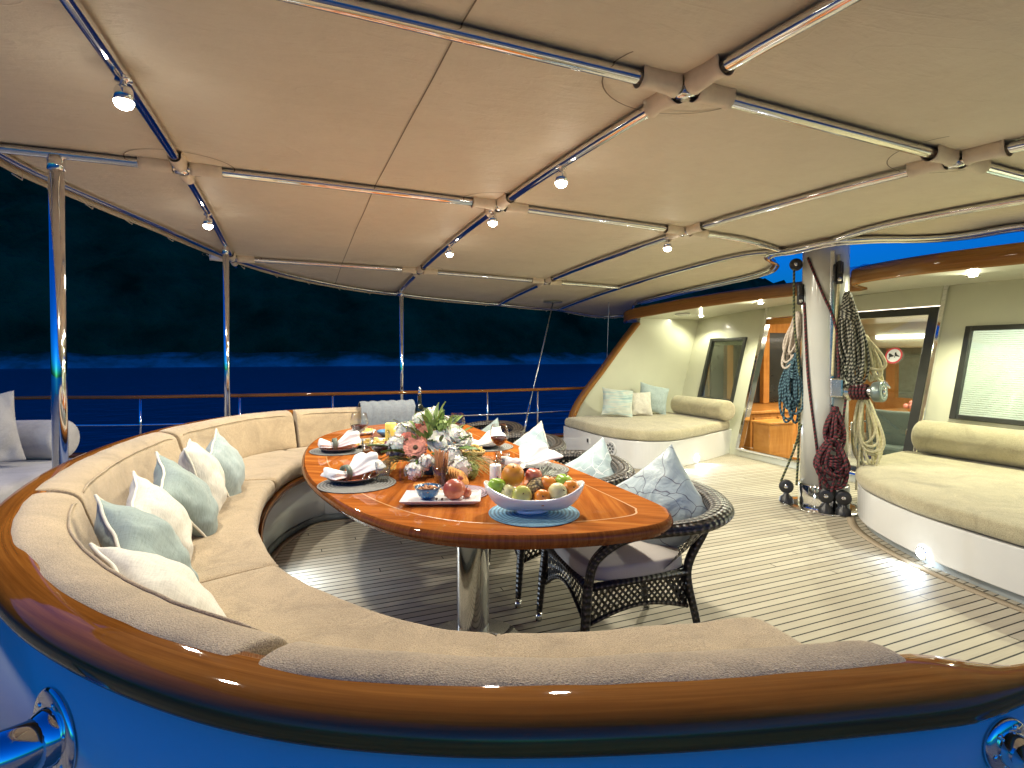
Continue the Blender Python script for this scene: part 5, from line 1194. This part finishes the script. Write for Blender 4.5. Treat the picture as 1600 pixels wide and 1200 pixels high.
# pineapple lying in the bowl with its crown of grey green leaves pointing back
m, n, b = nt('pineapple_skin'); t_ = n.nodes.new('ShaderNodeTexVoronoi'); t_.inputs['Scale'].default_value = 75; link(n, coord(n), t_.inputs['Vector']); r = ramp(n, t_.outputs[0], [(.15, (.48, .36, .14)), (.45, (.20, .13, .05)), (.75, (.03, .022, .012))]); link(n, r.outputs[0], b.inputs['Base Color']); b.inputs['Roughness'].default_value = .6; bump(n, b, mathn(n, 'SUBTRACT', 1, t_.outputs[0]), 1, .006); M['pineapple'] = m
c = FB + fa * .012 + fb * .02 + Vector((0, 0, .088)); g = thing('pineapple', 'pineapple with dry crown lying across the middle of the fruit bowl', 'fruit', c); ax = (EF * .8 + ER * .35 + Vector((0, 0, .28))).normalized(); rot = ax.to_track_quat('Z', 'Y').to_matrix()
MB().ball(c, .045, 28, 18, (1, 1, 1.5), rot).build('skin', 'pineapple', g)
mb = MB(); rnd = random.Random(5); M['crown'] = pbr('pineapple_crown', (.26, .29, .22), .5, var=.5, vs=60)
for k in range(34):
    a = k * 2.4; d0 = rot @ Vector((math.cos(a) * (.25 + k * .022), math.sin(a) * (.25 + k * .022), 1)).normalized(); p0 = c + ax * .06; L_ = .09 + .05 * rnd.random(); sdv = d0.cross(Vector((0, 0, 1))).normalized() * .009
    rows = [[p0 + d0 * L_ * q - sdv * (1 - q) * 1.0 + Vector((0, 0, -.03 * q * q)), p0 + d0 * L_ * q + Vector((0, 0, -.03 * q * q - .002)), p0 + d0 * L_ * q + sdv * (1 - q) + Vector((0, 0, -.03 * q * q))] for q in (0, .3, .6, .85, .99)]; mb.grid(rows)
mb.build('crown', 'crown', g, solid=.001)
# snack tray
TC = Vector((.592, 2.285, TT + .001)); ta = (ER * .97 + EF * .03).normalized(); tb = Vector((-ta.y, ta.x, 0)); RT = Matrix((ta, tb, Vector((0, 0, 1)))).transposed()
g = thing('snack_tray', 'white rectangular china tray with almonds and a pomegranate', 'tray', TC); mb = MB()
def rp(L_, W_, z): return [TC + ta * a + tb * b_ + Vector((0, 0, z)) for a, b_ in ((-L_, -W_), (0, -W_ * 1.0), (L_, -W_), (L_, 0), (L_, W_), (0, W_), (-L_, W_), (-L_, 0))]
rows = [rp(.12, .06, .0), rp(.145, .078, .008), rp(.168, .092, .020), rp(.172, .095, .024), rp(.166, .091, .024), rp(.148, .080, .013), rp(.02, .01, .012)]; mb.smooth = False; mb.grid(rows, False, True); mb.cap(rows[0]); mb.cap(rows[-1]); mb.build('dish', 'china', g, bevel=.003)
M['glaze_blue'] = pbr('blue_glaze', (.03, .12, .26), .18, var=.5, vs=26, coat=.6); c = TC + ta * -.062 + tb * .0 + Vector((0, 0, .013)); g = thing('nut_bowl', 'small blue glazed bowl of almonds on the snack tray', 'bowl', c)
MB().lathe([(0, 0), (.024, 0), (.045, .018), (.056, .046), (.058, .052), (.055, .052), (.050, .040), (.036, .024), (0, .020)], c, 34).build('bowl', 'glaze_blue', g); MB().lathe([(.0585, .050), (.0575, .0535), (.055, .0525)], c, 34).build('rim', 'plate_dark', g)
M['almond'] = pbr('almond_skin', (.40, .17, .06), .6, var=.3, vs=50)
def nutpile(c, r, h, n_, mt, nm, sz, seed, parent=None, lb=None, cat=None):
    rnd = random.Random(seed); mb = MB()
    for k in range(n_):
        q = rnd.random() ** .5 * r; a = rnd.random() * 6.283; d = Vector((rnd.uniform(-1, 1), rnd.uniform(-1, 1), rnd.uniform(-.5, .5)))
        mb.ball(c + Vector((q * math.cos(a), q * math.sin(a), h * (1 - (q / r) ** 2) * rnd.uniform(.5, 1))), sz * rnd.uniform(.85, 1.15), 8, 6, (.62, .45, 1.1), d.to_track_quat('Z', 'Y').to_matrix())
    o = mb.build(nm, mt, parent); o['kind'] = 'stuff'
    return o
nutpile(c + Vector((0, 0, .036)), .044, .016, 60, 'almond', 'almonds', .0105, 2, g)
M['pome'] = fmat('pomegranate_skin', (.28, .025, .03), (.50, .15, .07), 8, .3); c = TC + ta * .055 + tb * -.012 + Vector((0, 0, .013 + .042)); g = thing('pomegranate', 'large dark red pomegranate on the snack tray', 'fruit', c)
MB().ball(c, .048, 28, 18, (1.02, 1, .93), None, lambda d: 1 + .02 * math.cos(6 * math.atan2(d.y, d.x)) * (1 - d.z * d.z)).build('skin', 'pome', g); rot = (ER * .4 + EF * .6 + Vector((0, 0, .7))).to_track_quat('Z', 'Y').to_matrix(); MB().lathe([(.012, .040), (.009, .052), (.014, .062), (.012, .062), (.007, .052)], c, 12, rot).build('calyx', 'pome', g)
c = TC + ta * .108 + tb * .012 + Vector((0, 0, .013 + .020)); g = thing('plum', 'small dark red plum behind the pomegranate on the tray', 'fruit', c); MB().ball(c, .022, 18, 12).build('skin', 'pome', g); MB().tube([c + Vector((0, 0, .020)), c + Vector((.003, 0, .03))], .0018, 6).build('stem', 'stem', g)
c = TC + ta * -.002 + tb * -.02 + Vector((0, 0, .013)); 
for k, (a, b_) in enumerate(((-.02, -.03), (.004, -.035), (.012, .03))):
    o = MB().ball(TC + ta * a + tb * b_ + Vector((0, 0, .018)), .006, 10, 7, (1, .8, .8)).build('hazelnut', 'stem'); tag(o, ('loose hazelnut at the front of the tray, nearer the blue bowl', 'loose hazelnut at the front of the tray, nearer the pomegranate', 'loose hazelnut behind the pomegranate on the tray')[k], 'nut')
# breadsticks in a glass
c = Vector((.655, 2.55, TT + .001)); g = thing('breadstick_glass', 'clear glass packed with thin brown breadsticks before the flowers', 'glass', c); MB().lathe([(0, 0), (.030, 0), (.040, .10), (.0385, .10), (.029, .006), (0, .006)], c, 26).build('glass', 'glass', g)
M['bread'] = pbr('brown_breadstick', (.36, .15, .055), .75, var=.35, vs=50, bs=90, bst=.4); M['cracker'] = pbr('orange_cracker', (.56, .25, .05), .7, var=.35, vs=40, bs=120, bst=.4); M['cheese'] = pbr('yellow_cheese', (.72, .50, .12), .5, var=.15); rnd = random.Random(3)
sticks = []
for k in range(20):
    a = rnd.random() * 6.283; q = .022 * rnd.random() ** .5; a2 = a + rnd.uniform(-.6, .6); p0 = c + Vector((q * math.cos(a), q * math.sin(a), .008)); p1 = c + Vector((.036 * math.cos(a2) * (q / .022), .036 * math.sin(a2) * (q / .022), .155 + rnd.random() * .025)); MB().tube([p0, p0.lerp(p1, .5) + Vector((.002, .002, 0)), p1], .0042, 7).build('breadstick', 'bread', g)
def crackers(label, c, d, n_, r, tilt):
    g = thing('cracker_stack', label, 'crackers', c); d = Vector(d).normalized()
    for k in range(n_):
        p = Vector(c) + d * (k - n_ / 2) * .013; rot = (d * math.cos(tilt) + Vector((0, 0, math.sin(tilt)))).to_track_quat('Z', 'Y').to_matrix(); p = p + Vector((0, 0, r * math.cos(tilt) * (1 - .10 * abs(k - n_ * .4))))
        MB().lathe([(0, -.004), (r * .96, -.003), (r, 0), (r * .96, .003), (0, .004)], p, 20, rot).build('cracker', 'cracker', g)
crackers('row of orange crackers leaning behind the blue almond bowl', (.575, 2.43, TT + .002), ER, 8, .036, R(48)); crackers('row of orange crackers leaning right of the breadstick glass', (.735, 2.56, TT + .002), ER * .9 - EF * .2, 8, .048, R(30))
# far snacks
c = Vector((1.02, 3.16, TT + .001)); g = thing('popcorn_basket', 'small basket heaped with golden nuts right of the flowers', 'bowl', c); M['cane'] = pbr('golden_cane', (.34, .25, .10), .6, var=.3, vs=60, bs=90, bst=.6); M['nutgold'] = pbr('golden_nut', (.60, .42, .13), .6, var=.3, vs=30)
MB().lathe([(0, 0), (.045, 0), (.07, .03), (.075, .045), (.068, .045), (.05, .02), (0, .018)], c, 26).build('basket', 'cane', g); nutpile(c + Vector((0, 0, .035)), .065, .045, 80, 'nutgold', 'nuts', .014, 8, g)
c = Vector((.50, 3.86, TT + .001)); g = plate('white platter of cheese and grapes behind the far left wine glass', c.x, c.y, .17, TT + .001, 'china')
for k in range(14):
    a = k * 2.4; q = .03 + .009 * k; o = MB().box((c.x + q * math.cos(a), c.y + q * math.sin(a), TT + .027), (.035, .028, .018), Matrix.Rotation(a, 3, 'Z')).build('cheese_cube', 'cheese', bevel=.003); tag(o, 'small yellow cube of cheese on the far platter', 'cheese', 'cheese cubes on the far platter')
M['grape'] = pbr('dark_grape', (.16, .03, .06), .25, var=.4, vs=60)
mb = MB(); rnd = random.Random(12)
for k in range(26): mb.ball((.60 + rnd.uniform(-.05, .05), 3.58 + rnd.uniform(-.05, .05), TT + .022 + rnd.random() * .03), .012, 8, 6)
tag(mb.build('grapes', 'grape'), 'bunch of dark grapes left of the flowers', 'grapes', None)
plate('pale platter of fruit and skewers at the far end behind the flowers', 1.02, 4.12, .16, TT + .001, 'china')
mb = MB(); rnd = random.Random(14)
for k in range(12):
    x, y = 1.02 + rnd.uniform(-.09, .09), 4.12 + rnd.uniform(-.07, .07); o = MB().ball((x, y, TT + .05), .022, 10, 7, (1, 1, 1.1)).build('canape', 'cracker'); tag(o, 'brown canape on a cocktail stick on the far platter', 'canape', 'canapes on the far platter')
    MB().tube([(x, y, TT + .06), (x + rnd.uniform(-.01, .01), y, TT + .125)], .0016, 5).build('cocktail_stick', 'bread', o)
c = Vector((.66, 4.25, TT + .001)); g = thing('blue_dish', 'small bright blue dish left of the yellow candle', 'bowl', c); M['bright_blue'] = pbr('bright_blue_glaze', (.06, .25, .50), .25, coat=.5); MB().lathe([(0, 0), (.04, 0), (.075, .03), (.08, .045), (.074, .045), (.05, .012), (0, .01)], c, 24).build('dish', 'bright_blue', g); MB().lathe([(0, .02), (.06, .026)], c, 20).build('dip', 'china', g)
c = Vector((.50, 4.42, TT + .001)); g = thing('snack_dish', 'shallow dish of yellow snacks at the far left rim of the table', 'bowl', c); MB().lathe([(0, 0), (.06, 0), (.10, .03), (.095, .03), (.05, .01), (0, .01)], c, 24).build('dish', 'china', g); nutpile(c + Vector((0, 0, .02)), .085, .025, 50, 'cheese', 'snacks', .015, 21, g)
# ------------------------------------------------------------------ flower arrangement
FC = Vector((.70, 2.90, TT)); g = thing('flower_arrangement', 'low table flower arrangement of pink gerberas, white roses and greenery', 'flowers', FC); rnd = random.Random(31)
def fp(a, b_, h): return FC + ER * a + EF * b_ + Vector((0, 0, h))
MB().lathe([(0, .002), (.11, .002), (.125, .05), (.12, .06), (0, .06)], FC, 24).build('vase', 'glaze_blue', g)
M['petal_pink'] = pbr('gerbera_petal', (.72, .30, .22), .6, var=.35, vs=30, trans=.1); M['petal_coral'] = pbr('coral_petal', (.62, .17, .12), .6, var=.35, vs=30, trans=.1); M['eye'] = pbr('gerbera_eye', (.10, .06, .03), .8); M['lilac'] = pbr('lilac_petal', (.50, .42, .52), .6, var=.2, trans=.1)
def gerbera(c, d, r, mt, seed):
    rot = Vector(d).to_track_quat('Z', 'Y').to_matrix(); mb = MB(); rn = random.Random(seed)
    for lay, (n_, rr, lift) in enumerate(((24, 1, .10), (20, .8, .28), (16, .52, .5))):
        for k in range(n_):
            a = 2 * PI * k / n_ + lay * .13 + rn.uniform(-.04, .04); L_ = r * rr * rn.uniform(.92, 1.05); wd = r * .13; row_ = []
            for q, wq in ((.22, .45), (.5, .9), (.8, 1), (.95, .65), (1, .1)):
                z = lift * L_ * q * .5 - .10 * L_ * q * q; x = L_ * q
                row_.append([c + rot @ Vector((x * math.cos(a) - s * wd * wq * math.sin(a), x * math.sin(a) + s * wd * wq * math.cos(a), z + abs(s) * .002)) for s in (-1, 0, 1)])
            mb.grid(row_)
    o = mb.build('gerbera', mt, g); MB().ball(c + rot @ Vector((0, 0, .006)), r * .2, 14, 8, (1, 1, .45), rot).build('flower_centre', 'eye', o)
gerbera(fp(-.075, -.12, .150), (-.1, -1, .55), .066, 'petal_pink', 1); gerbera(fp(-.03, -.03, .205), (.05, -.9, .6), .056, 'petal_pink', 2); gerbera(fp(-.13, -.06, .18), (-.4, -.8, .5), .05, 'petal_coral', 3); gerbera(fp(-.06, .03, .25), (-.1, -.7, .8), .045, 'petal_coral', 4)
def rosef(c, r, mt, seed, d=(0, -.6, .8), nm='rose'):
    rot = Vector(d).to_track_quat('Z', 'Y').to_matrix(); mb = MB(); rn = random.Random(seed); mb.ball(c, r * .62, 14, 10, (1, 1, .9), rot)
    for lay in range(5):
        n_ = (3, 4, 5, 6, 7)[lay]; rr = r * (.25 + .19 * lay)
        for k in range(n_):
            a0 = 2 * PI * k / n_ + lay * .7 + rn.uniform(-.1, .1); sp = 2 * PI / n_ * .72; rows_ = []
            for q in (0, .35, .7, 1):
                z = r * (-.5 + q * (1.15 - .14 * lay)); k2 = rr * (.45 + .62 * q - (.06 if q == 1 and lay < 3 else -.10 * (q == 1)))
                rows_.append([c + rot @ Vector((k2 * math.cos(a0 + s * sp), k2 * math.sin(a0 + s * sp), z - abs(s) ** 2 * r * .18 * q + rn.uniform(-1, 1) * r * .02)) for s in (-1, -.5, 0, .5, 1)])
            mb.grid(rows_)
    mb.build(nm, mt, g)
rosef(fp(.055, -.11, .175), .062, 'white_petal', 1, (.1, -.8, .6)); rosef(fp(.13, -.04, .205), .066, 'white_petal', 2, (.3, -.6, .7)); rosef(fp(-.17, -.02, .13), .045, 'lilac', 3, (-.5, -.7, .5)); rosef(fp(-.10, .10, .24), .04, 'lilac', 4, (-.3, -.5, .8)); rosef(fp(.03, .10, .27), .04, 'white_petal', 6)
def cluster(c, r, n_, mt, seed, nm='hydrangea'):
    rn = random.Random(seed); mb = MB(); mb.ball(c, r * .62, 14, 10, (1, 1, 1), None, lambda d: 1 + .12 * noise.noise(d * 4))
    for k in range(int(n_ * 1.5)):
        d = Vector((rn.gauss(0, 1), rn.gauss(0, 1), rn.gauss(.3, .8))).normalized(); p = c + d * r * rn.uniform(.60, 1.12); t1_ = d.orthogonal().normalized(); t2_ = d.cross(t1_); a0 = rn.random() * 6; s = r * .30
        for j in range(4):
            a = a0 + PI / 2 * j; e = t1_ * math.cos(a) + t2_ * math.sin(a); f_ = t1_ * -math.sin(a) + t2_ * math.cos(a)
            mb.cap([p, p + e * s * .6 + f_ * s * .45 + d * s * .15, p + e * s * 1.1 + d * s * .1, p + e * s * .6 - f_ * s * .45 + d * s * .15])
    mb.build(nm, mt, g)
cluster(fp(.12, -.13, .10), .055, 70, 'white_petal', 1); cluster(fp(.17, -.20, .06), .06, 80, 'white_petal', 2); cluster(fp(-.06, -.22, .05), .05, 60, 'white_petal', 3); cluster(fp(-.14, .10, .20), .06, 70, 'white_petal', 4); cluster(fp(-.03, .14, .29), .05, 60, 'white_petal', 5); cluster(fp(-.19, -.06, .15), .055, 80, 'white_petal', 15); cluster(fp(-.17, .03, .21), .05, 80, 'white_petal', 16); cluster(fp(-.08, .07, .27), .045, 70, 'white_petal', 17); cluster(fp(.17, .03, .16), .05, 80, 'white_petal', 18); cluster(fp(.0, -.20, .09), .04, 60, 'white_petal', 19); cluster(fp(.06, -.04, .25), .04, 60, 'leaf_pale', 20, 'green_buds'); cluster(fp(.05, .05, .25), .045, 50, 'white_petal', 6); cluster(fp(.22, -.19, .045), .045, 60, 'leaf_pale', 7, 'green_buds'); cluster(fp(-.20, -.02, .10), .05, 60, 'lilac', 9)
def leaves(n_, seed, mt, nm, rng, L0, W0, hz, upb):
    rn = random.Random(seed); mb = MB()
    for k in range(n_):
        a = rn.random() * 6.283; q = rn.random() ** .6; p = fp(math.cos(a) * rng[0] * q, math.sin(a) * rng[1] * q, rn.uniform(*hz)); d = (ER * math.cos(a) + EF * math.sin(a) + Vector((0, 0, rn.uniform(*upb)))).normalized(); L_ = L0 * rn.uniform(.6, 1.2); sd = d.cross(Vector((rn.uniform(-.3, .3), rn.uniform(-.3, .3), 1))).normalized() * W0 * rn.uniform(.7, 1.2); up_ = sd.cross(d).normalized()
        rows_ = [[p + d * L_ * t_ + sd * w_ * s + up_ * (.15 * L_ * math.sin(t_ * 2.2) + abs(s) * W0 * .3) for s in (-1, 0, 1)] for t_, w_ in ((0, .1), (.25, .75), (.5, 1), (.75, .7), (1, .03))]
        mb.grid(rows_)
    mb.build(nm, mt, g)
leaves(60, 1, 'leaf', 'dark_leaves', (.20, .15), .09, .017, (.04, .20), (-.2, .8)); leaves(45, 2, 'leaf_pale', 'pale_leaves', (.14, .12), .085, .014, (.14, .27), (.3, 1.6)); leaves(14, 6, 'leaf_pale', 'tall_leaves', (.05, .05), .12, .02, (.20, .26), (1.5, 3)); leaves(10, 3, 'leaf', 'broad_leaves', (.22, .14), .15, .03, (.08, .14), (-.25, .15))
M['dry_grass'] = pbr('dry_grass', (.30, .27, .08), .7, var=.5, vs=40); mb = MB(); rn = random.Random(9)
for k in range(120):
    side = rn.choice((1, 1, -1)); a = rn.gauss(0, .45) + (0 if side > 0 else PI); p = fp(.10 * side, -.06 + rn.uniform(-.06, .06), .07); d = ER * math.cos(a) + EF * math.sin(a) - EF * .15; L_ = rn.uniform(.12, .27)
    mb.tube([p, p + d * L_ * .5 + Vector((0, 0, .03)), p + d * L_ + Vector((0, 0, -.055 + rn.random() * .04))], .0011, 4, caps=False)
mb.build('trailing_grass', 'dry_grass', g)['kind'] = 'stuff'
